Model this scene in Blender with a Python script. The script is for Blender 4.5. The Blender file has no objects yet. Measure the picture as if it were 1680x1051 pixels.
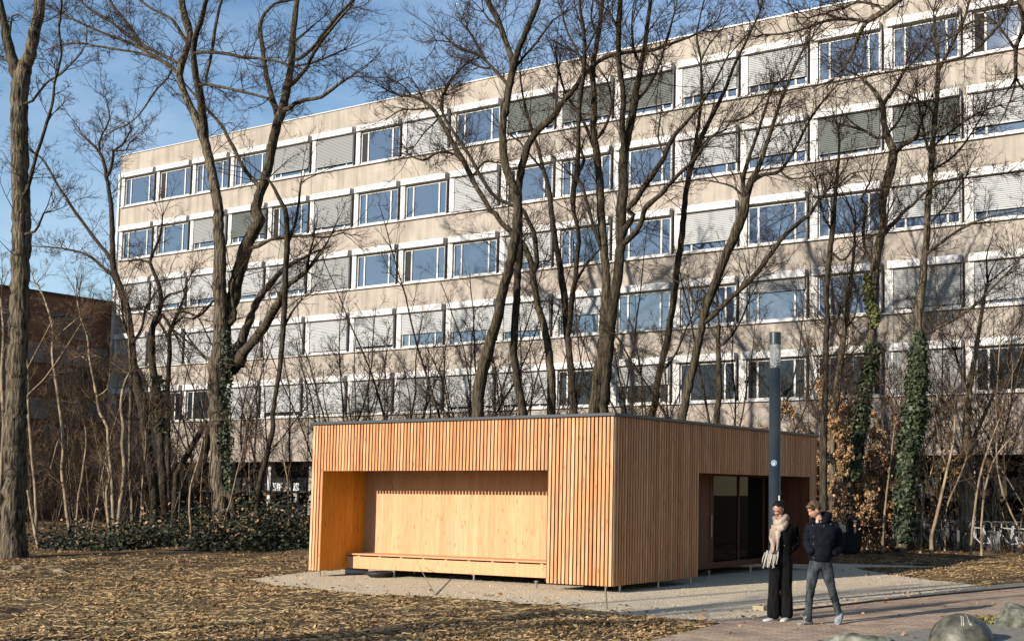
import bpy, math, random
import numpy as np
R = math.radians
sc = bpy.context.scene
# ------------------------------------------------------------------ camera, sky, sun, exposure
F, CX, CY = 1964.07, 1198.34, 648.98            # focal length and centre in pixels of a 1680 x 1051 frame
CAMH = 1.8
yaw, pit, rol = R(29.4906), R(4.6838), R(.4395)
fw = np.array([-math.sin(yaw)*math.cos(pit), math.cos(yaw)*math.cos(pit), math.sin(pit)])
rr = np.array([math.cos(yaw), math.sin(yaw), 0.0]); uu = np.cross(rr, fw)
cr = rr*math.cos(rol)+uu*math.sin(rol); cu = -rr*math.sin(rol)+uu*math.cos(rol)
from mathutils import Matrix, Vector
cam_d = bpy.data.cameras.new("camera"); cam = bpy.data.objects.new("camera", cam_d)
sc.collection.objects.link(cam)
M = Matrix.Identity(4)
for i in range(3):
    M[i][0] = cr[i]; M[i][1] = cu[i]; M[i][2] = -fw[i]
M[2][3] = CAMH
cam.matrix_world = M
cam_d.sensor_width = 36; cam_d.lens = F/1680*36
cam_d.shift_x = (840-CX)/1680; cam_d.shift_y = (CY-525.5)/1680
cam_d.clip_end = 3000
sc.camera = cam
SUN_AZ, SUN_EL = R(15), R(20.5)                  # light travels towards +Y, turned 15 degrees to +X
world = bpy.data.worlds.new("World"); sc.world = world; world.use_nodes = True
wn = world.node_tree.nodes; wl = world.node_tree.links
sky = wn.new('ShaderNodeTexSky'); sky.sky_type = 'NISHITA'; sky.sun_disc = False
sky.sun_elevation = SUN_EL; sky.sun_rotation = R(180+15); sky.air_density = 1.0; sky.dust_density = .1; sky.ozone_density = 1.5
hs = wn.new('ShaderNodeHueSaturation'); hs.inputs['Saturation'].default_value = 1.12; wl.new(sky.outputs[0], hs.inputs['Color'])
tcw = wn.new('ShaderNodeTexCoord'); mpw = wn.new('ShaderNodeMapping'); mpw.inputs['Scale'].default_value = (1.6, 1.6, 5.5); mpw.inputs['Rotation'].default_value = (R(12), R(-16), 0)
nzw = wn.new('ShaderNodeTexNoise'); nzw.inputs['Scale'].default_value = 1.5; nzw.inputs['Detail'].default_value = 7; nzw.inputs['Roughness'].default_value = .62; nzw.inputs['Distortion'].default_value = .5
crw = wn.new('ShaderNodeValToRGB'); crw.color_ramp.elements[0].position = .40; crw.color_ramp.elements[0].color = (0, 0, 0, 1); crw.color_ramp.elements[1].position = .80; crw.color_ramp.elements[1].color = (.45, .45, .45, 1)
mxw = wn.new('ShaderNodeMix'); mxw.data_type = 'RGBA'; mxw.inputs[7].default_value = (5.2, 5.9, 7.0, 1)      # thin high cloud
wl.new(tcw.outputs['Generated'], mpw.inputs[0]); wl.new(mpw.outputs[0], nzw.inputs[0]); wl.new(nzw.outputs[0], crw.inputs[0]); wl.new(crw.outputs[0], mxw.inputs[0]); wl.new(hs.outputs[0], mxw.inputs[6])
wl.new(mxw.outputs[2], wn['Background'].inputs[0]); wn['Background'].inputs[1].default_value = .088
sd = bpy.data.lights.new("sun", 'SUN'); sd.energy = 5.0; sd.angle = R(.5); sd.color = (1, .91, .79)
sun = bpy.data.objects.new("sun", sd); sc.collection.objects.link(sun)
sdir = Vector((math.sin(SUN_AZ)*math.cos(SUN_EL), math.cos(SUN_AZ)*math.cos(SUN_EL), -math.sin(SUN_EL)))
sun.rotation_euler = sdir.to_track_quat('-Z', 'Y').to_euler()
sc.view_settings.view_transform = 'Standard'; sc.view_settings.look = 'None'
sc.view_settings.exposure = 0.95; sc.view_settings.gamma = 1
sc.cycles.max_bounces = 6; sc.cycles.diffuse_bounces = 1

# ------------------------------------------------------------------ pixel rays on to real planes
def ray(u, v): return fw+cr*(u-CX)/F+cu*(CY-v)/F
O = np.array([0, 0, CAMH])
def g(u, v, z=0.0):
    d = ray(u, v); return d*((z-CAMH)/d[2])+O
def onY(u, v, Y):
    d = ray(u, v); return d*(Y/d[1])+O
def onX(u, v, X):
    d = ray(u, v); return d*(X/d[0])+O
def pix(P):
    d = np.asarray(P, float)-O; z = d@fw
    return np.stack([CX+F*(d@cr)/z, CY-F*(d@cu)/z], -1)

# ------------------------------------------------------------------ materials
def mat(name, col=(.5, .5, .5), rough=.8, spec=.3, metal=0, noise=None, island=None, bump=None, stretch=(1, 1, 1), K=.64):
    col = tuple(c*K for c in col)
    if island: island = [tuple(min(.9, c*K) for c in q) for q in island]
    if noise and not island: noise = (noise[0], noise[1], tuple(c*K for c in noise[2]), tuple(c*K for c in noise[3]))
    m = bpy.data.materials.new(name); m.use_nodes = True
    nt = m.node_tree; N = nt.nodes; L = nt.links; b = N['Principled BSDF']
    b.inputs['Roughness'].default_value = rough; b.inputs['Metallic'].default_value = metal
    b.inputs['Specular IOR Level'].default_value = spec
    tc = N.new('ShaderNodeTexCoord'); mp = N.new('ShaderNodeMapping'); L.new(tc.outputs['Object'], mp.inputs[0])
    mp.inputs['Scale'].default_value = stretch
    cur = None
    if island:                                   # ramp of colours by island
        geo = N.new('ShaderNodeNewGeometry'); cr_ = N.new('ShaderNodeValToRGB')
        el = cr_.color_ramp.elements
        for i, c in enumerate(island):
            e = el[i] if i < 2 else el.new(i/(len(island)-1))
            e.position = i/(len(island)-1); e.color = (*c, 1)
        L.new(geo.outputs['Random Per Island'], cr_.inputs[0]); cur = cr_.outputs[0]
    if noise:                                    # (scale, detail, dark colour, light colour) or factor multiply
        sc_, det, c1, c2 = noise
        n = N.new('ShaderNodeTexNoise'); n.inputs['Scale'].default_value = sc_; n.inputs['Detail'].default_value = det
        L.new(mp.outputs[0], n.inputs[0])
        r = N.new('ShaderNodeValToRGB'); r.color_ramp.elements[0].position = .35; r.color_ramp.elements[1].position = .65
        r.color_ramp.elements[0].color = (*c1, 1); r.color_ramp.elements[1].color = (*c2, 1)
        L.new(n.outputs[0], r.inputs[0])
        if cur is None: cur = r.outputs[0]
        else:
            mx = N.new('ShaderNodeMix'); mx.data_type = 'RGBA'; mx.blend_type = 'MULTIPLY'; mx.inputs[0].default_value = 1
            L.new(cur, mx.inputs[6]); L.new(r.outputs[0], mx.inputs[7]); cur = mx.outputs[2]
    if cur is None: b.inputs['Base Color'].default_value = (*col, 1)
    else: L.new(cur, b.inputs['Base Color'])
    if bump:
        bs, bd = bump
        n = N.new('ShaderNodeTexNoise'); n.inputs['Scale'].default_value = bs; n.inputs['Detail'].default_value = 4
        L.new(mp.outputs[0], n.inputs[0])
        bp = N.new('ShaderNodeBump'); bp.inputs['Strength'].default_value = .8; bp.inputs['Distance'].default_value = bd
        L.new(n.outputs[0], bp.inputs['Height']); L.new(bp.outputs[0], b.inputs['Normal'])
    return m
def wood(name, cols, dark=.75, island=True):
    m = mat(name, rough=.65, spec=.2, island=cols, noise=(3.0, 7, (dark, dark*.93, dark*.85), (1.04, 1.03, 1.02)), stretch=(14, 14, .9), K=.655)
    N = m.node_tree.nodes; L = m.node_tree.links; b = N['Principled BSDF']; src = b.inputs['Base Color'].links[0].from_socket
    tc = N.new('ShaderNodeTexCoord'); mp = N.new('ShaderNodeMapping'); mp.inputs['Scale'].default_value = (10, 10, 2.6); L.new(tc.outputs['Object'], mp.inputs[0])
    v = N.new('ShaderNodeTexVoronoi'); v.inputs['Scale'].default_value = 1.0; L.new(mp.outputs[0], v.inputs[0])
    r = N.new('ShaderNodeValToRGB'); r.color_ramp.elements[0].position = .07; r.color_ramp.elements[1].position = .16; r.color_ramp.elements[0].color = (.42, .30, .22, 1); r.color_ramp.elements[1].color = (1, 1, 1, 1); L.new(v.outputs['Distance'], r.inputs[0])
    mx = N.new('ShaderNodeMix'); mx.data_type = 'RGBA'; mx.blend_type = 'MULTIPLY'; mx.inputs[0].default_value = .85; L.new(src, mx.inputs[6]); L.new(r.outputs[0], mx.inputs[7]); L.new(mx.outputs[2], b.inputs['Base Color']); return m
def wall_mat():
    m = mat('roughcast', rough=.95, spec=.1, island=[(.43, .385, .335), (.49, .435, .375), (.455, .40, .345), (.47, .42, .36)], noise=(1.1, 10, (.86, .855, .84), (1.03, 1.03, 1.02)), bump=(22, .012))
    N = m.node_tree.nodes; L = m.node_tree.links; b = N['Principled BSDF']; src = b.inputs['Base Color'].links[0].from_socket
    tc = N.new('ShaderNodeTexCoord'); mp = N.new('ShaderNodeMapping'); mp.inputs['Scale'].default_value = (3.2, 3.2, .22); L.new(tc.outputs['Object'], mp.inputs[0])
    n = N.new('ShaderNodeTexNoise'); n.inputs['Scale'].default_value = 1; n.inputs['Detail'].default_value = 6; L.new(mp.outputs[0], n.inputs[0])
    r = N.new('ShaderNodeValToRGB'); r.color_ramp.elements[0].position = .36; r.color_ramp.elements[1].position = .56; r.color_ramp.elements[0].color = (.72, .72, .72, 1); r.color_ramp.elements[1].color = (1, 1, 1, 1); L.new(n.outputs[0], r.inputs[0])
    mx = N.new('ShaderNodeMix'); mx.data_type = 'RGBA'; mx.blend_type = 'MULTIPLY'; mx.inputs[0].default_value = .8; L.new(src, mx.inputs[6]); L.new(r.outputs[0], mx.inputs[7]); L.new(mx.outputs[2], b.inputs['Base Color']); return m
M_wall = wall_mat()
M_white = mat('white_frame', noise=(2.5, 8, (.60, .59, .57), (.80, .79, .77)), rough=.5)
M_rail = mat('grey_rail', (.10, .10, .11), .4)
M_blindL = mat('blind_light', (.435, .45, .455), .5)
M_blindG = mat('blind_grey', (.31, .32, .32), .5)
M_blindD = mat('blind_dark', (.115, .13, .12), .5)
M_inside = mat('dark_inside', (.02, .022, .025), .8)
M_coping = mat('metal_coping', (.62, .62, .6), .4, metal=.3)
def glassmat(name, tint, refl):
    m = bpy.data.materials.new(name); m.use_nodes = True; N = m.node_tree.nodes; L = m.node_tree.links
    b = N['Principled BSDF']; b.inputs['Base Color'].default_value = (*tint, 1); b.inputs['Roughness'].default_value = .012
    b.inputs['IOR'].default_value = refl; b.inputs['Specular IOR Level'].default_value = .5
    return m
M_glass = glassmat('window_glass', (.03, .045, .075), 2.6)
M_glassD = glassmat('window_glass_low', (.015, .018, .022), 1.45)
M_bark = mat('bark', noise=(5, 10, (.018, .014, .010), (.215, .180, .122)), rough=.95, spec=.1, bump=(6, .09), stretch=(3.2, 3.2, .45))
M_barkM = mat('bark_middle', noise=(6, 9, (.020, .016, .011), (.125, .104, .068)), rough=.95, spec=.1, bump=(7, .07), stretch=(3, 3, .45))
M_barkD = mat('bark_dark', noise=(6, 8, (.018, .015, .011), (.085, .070, .048)), rough=.95, spec=.1, bump=(8, .04), stretch=(3, 3, .6))
M_barkL = mat('bark_pale', noise=(4, 8, (.13, .10, .065), (.40, .315, .21)), rough=.95, spec=.1, stretch=(3, 3, .6))
M_twig = mat('twigs', rough=.9, spec=.1, island=[(.018, .012, .008), (.060, .040, .025), (.034, .022, .015), (.10, .072, .045)])
M_twigL = mat('twigs_pale', rough=.9, spec=.1, island=[(.09, .058, .036), (.20, .135, .08), (.06, .042, .028), (.27, .19, .115)])
M_ivy = mat('ivy_leaves', rough=.6, spec=.25, island=[(.012, .020, .008), (.045, .06, .025), (.02, .032, .012), (.13, .16, .08)])
M_ivyY = mat('ivy_leaves_yellow', rough=.5, spec=.4, island=[(.13, .15, .03), (.24, .25, .06), (.07, .09, .02), (.18, .17, .05)])
M_bramble = mat('bramble_leaves', rough=.6, spec=.25, island=[(.010, .015, .007), (.026, .038, .015), (.016, .024, .010), (.10, .11, .06), (.05, .04, .022), (.018, .026, .012)])
M_beech = mat('beech_leaves', K=.9, rough=.7, spec=.2, island=[(.12, .065, .03), (.33, .19, .09), (.21, .115, .05), (.43, .285, .155), (.12, .075, .04)])
M_litter = mat('leaf_litter', K=.78, rough=.85, spec=.15, island=[(.12, .07, .03), (.40, .24, .11), (.24, .135, .06), (.52, .34, .18), (.09, .055, .03), (.34, .20, .10)])
M_soil = mat('soil', K=.8, noise=(2.2, 10, (.050, .034, .020), (.21, .135, .07)), rough=1, spec=.05, bump=(9, .05))
M_gravel = mat('gravel', K=.80, noise=(30, 9, (.46, .38, .27), (.78, .66, .48)), rough=1, spec=.1, bump=(40, .05))
M_stonebit = mat('gravel_stones', K=.85, rough=.9, spec=.1, island=[(.36, .30, .21), (.56, .47, .34), (.46, .39, .28), (.62, .53, .40)])
M_pave = mat('grey_paving', noise=(12, 8, (.20, .19, .165), (.33, .31, .27)), rough=.95, spec=.1, bump=(30, .006))
M_metalD = mat('lamp_metal', noise=(3, 4, (.020, .028, .034), (.030, .038, .045)), rough=.36, spec=.5)
M_steel = mat('steel', (.5, .5, .5), .35, metal=.8)
M_flash = mat('roof_flashing', (.075, .085, .095), .4, metal=.3)
SL = [(.58, .245, .10), (.79, .415, .21), (.69, .325, .15), (.84, .49, .28), (.61, .255, .105), (.74, .37, .175)]
M_slat = wood('larch_slats', SL, .72)
M_board = wood('larch_boards', [(.67, .33, .175), (.75, .39, .215), (.69, .35, .185), (.78, .425, .245)], .90)
M_boardO = wood('bounce_glow_boards', [(.95, .37, .035), (1.1, .46, .06), (.85, .32, .03), (1.0, .41, .05)], .8)  # orange boards, colour raised to carry the glow of bounced light
M_batten = mat('black_felt', (.05, .03, .02), .9)
M_stone = mat('stone', noise=(6, 8, (.030, .036, .026), (.20, .205, .16)), rough=.85, bump=(14, .03))
M_dome = mat('dome_concrete', noise=(9, 12, (.040, .040, .028), (.135, .13, .095)), rough=.55, spec=.5, bump=(30, .006))
M_mark = mat('marking_paint', rough=.8, noise=(60, 4, (.16, .15, .12), (.62, .60, .52)))
M_pipe = mat('plastic_pipe', (.42, .44, .45), .4)

def brick_mat():
    m = bpy.data.materials.new('brick_paving'); m.use_nodes = True; N = m.node_tree.nodes; L = m.node_tree.links; b = N['Principled BSDF']
    tc = N.new('ShaderNodeTexCoord'); mp = N.new('ShaderNodeMapping'); mp.inputs['Rotation'].default_value = (0, 0, R(-8))
    L.new(tc.outputs['Object'], mp.inputs[0]); br = N.new('ShaderNodeTexBrick'); L.new(mp.outputs[0], br.inputs[0])
    br.inputs['Scale'].default_value = 1; br.inputs['Brick Width'].default_value = .21; br.inputs['Row Height'].default_value = .105
    br.inputs['Mortar Size'].default_value = .006; br.inputs['Mortar Smooth'].default_value = .3
    br.inputs['Color1'].default_value = (.285, .20, .14, 1); br.inputs['Color2'].default_value = (.40, .31, .23, 1); br.inputs['Mortar'].default_value = (.13, .10, .08, 1)
    n = N.new('ShaderNodeTexNoise'); n.inputs['Scale'].default_value = 1.6; n.inputs['Detail'].default_value = 8; L.new(mp.outputs[0], n.inputs[0])
    r = N.new('ShaderNodeValToRGB'); r.color_ramp.elements[0].position = .35; r.color_ramp.elements[1].position = .68
    r.color_ramp.elements[0].color = (.72, .72, .74, 1); r.color_ramp.elements[1].color = (1.1, 1.06, 1, 1); L.new(n.outputs[0], r.inputs[0])
    mx = N.new('ShaderNodeMix'); mx.data_type = 'RGBA'; mx.blend_type = 'MULTIPLY'; mx.inputs[0].default_value = 1
    L.new(br.outputs[0], mx.inputs[6]); L.new(r.outputs[0], mx.inputs[7]); L.new(mx.outputs[2], b.inputs['Base Color'])
    bp = N.new('ShaderNodeBump'); bp.inputs['Distance'].default_value = .008; bp.invert = True; L.new(br.outputs['Fac'], bp.inputs['Height']); L.new(bp.outputs[0], b.inputs['Normal'])
    b.inputs['Roughness'].default_value = .85; b.inputs['Specular IOR Level'].default_value = .2
    return m
M_brick = brick_mat()
def brickwall_mat():
    m = bpy.data.materials.new('dark_brickwork'); m.use_nodes = True; N = m.node_tree.nodes; L = m.node_tree.links; b = N['Principled BSDF']
    tc = N.new('ShaderNodeTexCoord'); mp = N.new('ShaderNodeMapping'); mp.inputs['Rotation'].default_value = (R(90), 0, R(90))
    L.new(tc.outputs['Object'], mp.inputs[0]); br = N.new('ShaderNodeTexBrick'); L.new(mp.outputs[0], br.inputs[0])
    br.inputs['Scale'].default_value = 1; br.inputs['Brick Width'].default_value = .6; br.inputs['Row Height'].default_value = .2; br.inputs['Mortar Size'].default_value = .02
    br.inputs['Color1'].default_value = (.075, .030, .018, 1); br.inputs['Color2'].default_value = (.11, .045, .028, 1); br.inputs['Mortar'].default_value = (.05, .03, .022, 1)
    L.new(br.outputs[0], b.inputs['Base Color']); b.inputs['Roughness'].default_value = .9
    return m
M_brickwall = brickwall_mat()

# ------------------------------------------------------------------ object helpers
def tag(o, label=None, cat=None, group=None, kind=None):
    if label: o['label'] = label
    if cat: o['category'] = cat
    if group: o['group'] = group
    if kind: o['kind'] = kind
    return o
def empty(name, loc=(0, 0, 0), rz=0):
    o = bpy.data.objects.new(name, None); o.empty_display_size = .2; sc.collection.objects.link(o)
    o.location = loc; o.rotation_euler = (0, 0, rz); return o
def mesh_np(name, V, Fs, m, parent=None, smooth=False, origin=None):
    """V (n,3); Fs list of int arrays (k,3) or (k,4)"""
    V = np.asarray(V, float)
    if origin is not None: V = V-np.asarray(origin, float)
    if not isinstance(Fs, list): Fs = [Fs]
    Fs = [np.asarray(f, np.int32) for f in Fs if len(f)]
    me = bpy.data.meshes.new(name); me.vertices.add(len(V)); me.vertices.foreach_set('co', V.astype(np.float32).ravel())
    nl = sum(f.size for f in Fs); npoly = sum(len(f) for f in Fs)
    me.loops.add(nl); me.loops.foreach_set('vertex_index', np.concatenate([f.ravel() for f in Fs]))
    me.polygons.add(npoly)
    tot = np.concatenate([np.full(len(f), f.shape[1], np.int32) for f in Fs])
    st = np.concatenate([[0], np.cumsum(tot)[:-1]]).astype(np.int32)
    me.polygons.foreach_set('loop_start', st); me.polygons.foreach_set('loop_total', tot)
    if smooth: me.polygons.foreach_set('use_smooth', np.ones(npoly, bool))
    me.update(calc_edges=True); me.validate()
    mm = m if isinstance(m, (list, tuple)) else [m]
    for x in mm: me.materials.append(x)
    o = bpy.data.objects.new(name, me); sc.collection.objects.link(o)
    if parent is not None: o.parent = parent
    if origin is not None and parent is None: o.location = origin
    return o
class MB:
    def __init__(s): s.v = []; s.f = []; s.q = 0
    def add(s, vs, fs):
        n = len(s.v); s.v += [tuple(map(float, p)) for p in vs]; s.f += [tuple(i+n for i in f) for f in fs]
    def box(s, x0, x1, y0, y1, z0, z1):
        s.add([(x0,y0,z0),(x1,y0,z0),(x1,y1,z0),(x0,y1,z0),(x0,y0,z1),(x1,y0,z1),(x1,y1,z1),(x0,y1,z1)],
              [(0,3,2,1),(4,5,6,7),(0,1,5,4),(1,2,6,5),(2,3,7,6),(3,0,4,7)])
    def quad(s, a, b, c, d): s.add([a, b, c, d], [(0, 1, 2, 3)])
    def tube(s, pts, rad, n=8, cap=True):
        pts = [np.asarray(p, float) for p in pts]; rad = rad if hasattr(rad, '__len__') else [rad]*len(pts)
        base = len(s.v); up = np.array([.31, .17, .93]) if abs((pts[-1]-pts[0])[2]) < .8*np.linalg.norm(pts[-1]-pts[0]) else np.array([1, .1, 0])
        for i, p in enumerate(pts):
            t = pts[min(i+1, len(pts)-1)]-pts[max(i-1, 0)]; t = t/(np.linalg.norm(t)+1e-9)
            a = np.cross(t, up); a /= np.linalg.norm(a)+1e-9; b = np.cross(t, a)
            for k in range(n):
                an = 2*math.pi*k/n; s.v.append(tuple(p+rad[i]*(a*math.cos(an)+b*math.sin(an))))
        for i in range(len(pts)-1):
            for k in range(n):
                s.f.append((base+i*n+k, base+i*n+(k+1) % n, base+(i+1)*n+(k+1) % n, base+(i+1)*n+k))
        if cap:
            s.f.append(tuple(base+k for k in range(n))[::-1]); s.f.append(tuple(base+(len(pts)-1)*n+k for k in range(n)))
    def lathe(s, prof, cx=0, cy=0, n=20):
        base = len(s.v)
        for r, z in prof:
            for k in range(n):
                an = 2*math.pi*k/n; s.v.append((cx+r*math.cos(an), cy+r*math.sin(an), z))
        for i in range(len(prof)-1):
            for k in range(n): s.f.append((base+i*n+k, base+i*n+(k+1) % n, base+(i+1)*n+(k+1) % n, base+(i+1)*n+k))
        s.f.append(tuple(base+k for k in range(n))[::-1]); s.f.append(tuple(base+(len(prof)-1)*n+k for k in range(n)))
    def build(s, name, m, parent=None, smooth=False, bevel=0):
        me = bpy.data.meshes.new(name); me.from_pydata(s.v, [], s.f); me.update()
        me.materials.append(m)
        if smooth: me.polygons.foreach_set('use_smooth', [True]*len(me.polygons))
        o = bpy.data.objects.new(name, me); sc.collection.objects.link(o)
        if parent is not None: o.parent = parent
        if bevel:
            b = o.modifiers.new('bevel', 'BEVEL'); b.width = bevel; b.segments = 2; b.limit_method = 'ANGLE'
        return o

# ------------------------------------------------------------------ ground
rng = np.random.default_rng(5); random.seed(5)
def hgt(x, y):
    return .035*np.sin(x*.9+1.3)*np.cos(y*.7)+.02*np.sin(x*2.3+y*1.9)+.012*np.sin(x*5.1-y*4.3)
def grid_poly(name, poly, m, z, step=.25, amp=1.0, fade=.0):
    pass
def sheet(name, pts, m, z):
    mb = MB(); mb.add([(p[0], p[1], z) for p in pts], [tuple(range(len(pts)))]); o = mb.build(name, m); o['kind'] = 'structure'
    me = o.data
    if me.polygons[0].normal.z < 0: me.flip_normals()
    return o
def G(*uv): return [g(u, v) for u, v in uv]
sheet('ground', [(-900, -300), (900, -300), (900, 1200), (-900, 1200)], M_soil, -.06)
# the lawn is a bumpy sheet round the place, flat where the gravel and the paths lie
xs = np.arange(-75, 12, .3); ys = np.arange(3, 46, .3)
Xg, Yg = np.meshgrid(xs, ys, indexing='ij'); Zg = hgt(Xg, Yg)
gravel_px = [(408,949),(440,957),(500,963),(600,974),(700,977),(780,982),(850,988),(917,992),(984,1000),(1051,1011),(1118,1014),(1190,1021),
             (1300,1003),(1440,987),(1560,974),(1625,962),(1583,956),(1522,950),(1482,945),(1453,941),(1400,930)]
gravel = G(*gravel_px)+[np.array([-9.9, 29.5, 0]), np.array([-14, 29, 0]), np.array([-21.5, 28, 0]), np.array([-21.5, 19, 0])]
brick_px = [(1190,1020.5),(1300,1002),(1440,986.4),(1560,974.5),(1680,963)]
def line_ext(p, q, t): return p+(q-p)*t
bp_ = G(*brick_px); far = line_ext(bp_[-2], bp_[-1], 7)
bl = G((1072, 1049))[0]; bl2 = line_ext(bp_[0], bl, 2.6)
brick = bp_+[far, far+np.array([6, -1.5, 0]), np.array([2.5, 11, 0]), np.array([-3, 6, 0]), bl2]
strip = [b.copy() for b in bp_[1:]]+[far]
strip_far = [bp_[1]+np.array([-.02, .03, 0])]+[bp_[2]+np.array([-.2, .55, 0]), bp_[3]+np.array([-.35, 1.0, 0]), bp_[4]+np.array([-.5, 1.5, 0]), far+np.array([-.9, 1.6, 0])]
strip_poly = strip+strip_far[::-1]
pave = G((1330,1062),(1420,1046),(1530,1030),(1602,1015),(1640,1018),(1680,1020))+[np.array([1, 17.5, 0]), np.array([1, 8, 0]), np.array([-5, 9, 0])]
def inside(px, py, poly):
    poly = np.array([p[:2] for p in poly]); n = len(poly); c = np.zeros(px.shape, bool); j = n-1
    for i in range(n):
        xi, yi = poly[i]; xj, yj = poly[j]
        k = ((yi > py) != (yj > py)) & (px < (xj-xi)*(py-yi)/(yj-yi+1e-12)+xi); c ^= k; j = i
    return c
def edge_dist(px, py, poly):
    poly = np.array([p[:2] for p in poly]); d = np.full(px.shape, 1e9)
    for i in range(len(poly)):
        a = poly[i-1]; b = poly[i]; ab = b-a; t = np.clip(((px-a[0])*ab[0]+(py-a[1])*ab[1])/(ab@ab), 0, 1)
        d = np.minimum(d, np.hypot(px-a[0]-t*ab[0], py-a[1]-t*ab[1]))
    return d
hard = inside(Xg, Yg, gravel) | inside(Xg, Yg, brick) | inside(Xg, Yg, strip_poly) | inside(Xg, Yg, pave)
dd = np.minimum.reduce([edge_dist(Xg, Yg, p) for p in (gravel, brick, strip_poly, pave)])
Zg = np.where(hard, -.03, np.minimum(1, dd/1.2)*(Zg+.04)-.03*np.exp(-dd*4))
nx, ny = Xg.shape; idx = np.arange(nx*ny).reshape(nx, ny)
FQ = np.stack([idx[:-1, :-1], idx[1:, :-1], idx[1:, 1:], idx[:-1, 1:]], -1).reshape(-1, 4)
lawn = mesh_np('lawn', np.stack([Xg, Yg, Zg], -1).reshape(-1, 3), FQ, M_soil, smooth=True); lawn['kind'] = 'structure'
def zat(x, y):
    i = np.clip(((np.asarray(x)-xs[0])/.3), 0, nx-1.001); j = np.clip(((np.asarray(y)-ys[0])/.3), 0, ny-1.001)
    i0 = i.astype(int); j0 = j.astype(int); a = i-i0; b = j-j0
    return (Zg[i0, j0]*(1-a)*(1-b)+Zg[i0+1, j0]*a*(1-b)+Zg[i0, j0+1]*(1-a)*b+Zg[i0+1, j0+1]*a*b)
def wobble(poly, amp=.05, step=.25):
    out = []
    for i in range(len(poly)):
        a = poly[i]; b = poly[(i+1) % len(poly)]; n = max(1, int(np.linalg.norm(b-a)/step))
        for k in range(n):
            p = a+(b-a)*k/n; out.append(p+np.array([rng.normal(0, amp), rng.normal(0, amp), 0]))
    return out
sheet('gravel_pad', wobble(gravel), M_gravel, -.002)
sheet('brick_path', brick, M_brick, .004)
sheet('path_edge_strip', strip_poly, M_pave, .001)
sheet('paved_corner', pave, M_pave, .009)
mb = MB(); kp = bp_[:]+[far]                       # kerb line between strip and bricks
for a, b in zip(kp[1:-1], kp[2:]):
    d = (b-a)/np.linalg.norm(b-a); n_ = np.array([-d[1], d[0], 0])*.03
    mb.add([a-n_, b-n_, b+n_, a+n_, a-n_+[0,0,.03], b-n_+[0,0,.03], b+n_+[0,0,.03], a+n_+[0,0,.03]], [(4,5,6,7),(0,1,5,4),(2,3,7,6),(1,2,6,5),(3,0,4,7)])
k = mb.build('kerb_edging', mat('kerb_steel', (.045, .035, .03), .8)); k['kind'] = 'structure'

# leaf litter, straw and stones lying on the ground
def scatter(name, P, size, m, flat=.35, aspect=1.0, seed=1, parent=None, up=True, nrm=None):
    r = np.random.default_rng(seed); n = len(P)
    if nrm is None:
        N_ = r.normal(0, flat, (n, 3)); N_[:, 2] = 1 if up else r.normal(0, .6, n)
    else: N_ = nrm+r.normal(0, flat, (n, 3))
    N_ /= np.linalg.norm(N_, axis=1)[:, None]
    A = np.cross(N_, r.normal(0, 1, (n, 3))); A /= np.linalg.norm(A, axis=1)[:, None]+1e-9; B = np.cross(N_, A)
    s = size*np.exp(np.clip(r.normal(0, .35, n), -.8, .7))[:, None]; a = A*s*aspect; b = B*s
    c = N_*s*.25*r.random((n, 1))
    V = np.stack([P-a, P-b*.9+c, P+a, P+b*.9+c], 1).reshape(-1, 3)
    return mesh_np(name, V, np.arange(4*n, dtype=np.int32).reshape(-1, 4), m, parent)
def litter_points(n, dmin, dmax, r, power=1.6):
    # more of them near the camera, spread over the view's wedge of ground
    d = dmin+(dmax-dmin)*r.random(n)**power; u = -60+r.random(n)*1800
    ang = np.arctan2(-(fw[0]*1+cr[0]*(u-CX)/F), fw[1]+cr[1]*(u-CX)/F)
    return -np.sin(ang)*d, np.cos(ang)*d
r = np.random.default_rng(3)
x, y = litter_points(170000, 11, 46, r)
soft = ~(inside(x, y, gravel) | inside(x, y, brick) | inside(x, y, strip_poly) | inside(x, y, pave))
clump = np.sin(x*1.7+np.sin(y*1.1)*2)*np.sin(y*1.4+np.sin(x*.8)*2)+.6*np.sin(x*4.1+y*3.3)
keep = soft & (r.random(len(x)) < .46+.5*clump+.3*np.sin(x*.6-y*.45+1))
x, y = x[keep], y[keep]; P = np.stack([x, y, zat(x, y)+.012+.02*r.random(len(x))], 1)
tag(scatter('leaf_litter', P, .0165, M_litter, .6, 1.3, 4), 'dry brown fallen leaves strewn over the rough lawn', 'leaf litter', kind='stuff')
x, y = litter_points(34000, 11, 34, r)
keep = ~(inside(x, y, gravel) | inside(x, y, brick) | inside(x, y, strip_poly) | inside(x, y, pave))
x, y = x[keep], y[keep]; P = np.stack([x, y, zat(x, y)+.015+.02*r.random(len(x))], 1)
M_straw = mat('straw', K=.78, rough=.8, spec=.2, island=[(.28, .18, .085), (.62, .45, .24), (.15, .11, .05), (.46, .31, .15)])
n = len(P); an = r.random(n)*np.pi; L_ = .02+.07*r.random(n)**2; D = np.stack([np.cos(an)*L_, np.sin(an)*L_, r.normal(0, .18, n)*L_], 1)
W = np.stack([-np.sin(an), np.cos(an), np.zeros(n)], 1)*.0032; H_ = np.zeros((n, 3)); H_[:, 2] = .006
V = np.stack([P-D-W, P-D+W+H_, P+D+W+H_, P+D-W], 1).reshape(-1, 3)
tag(mesh_np('straw', V, np.arange(4*n).reshape(-1, 4), M_straw), 'dead straw and grass stalks lying flat over the lawn', 'dead grass', kind='stuff')
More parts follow.
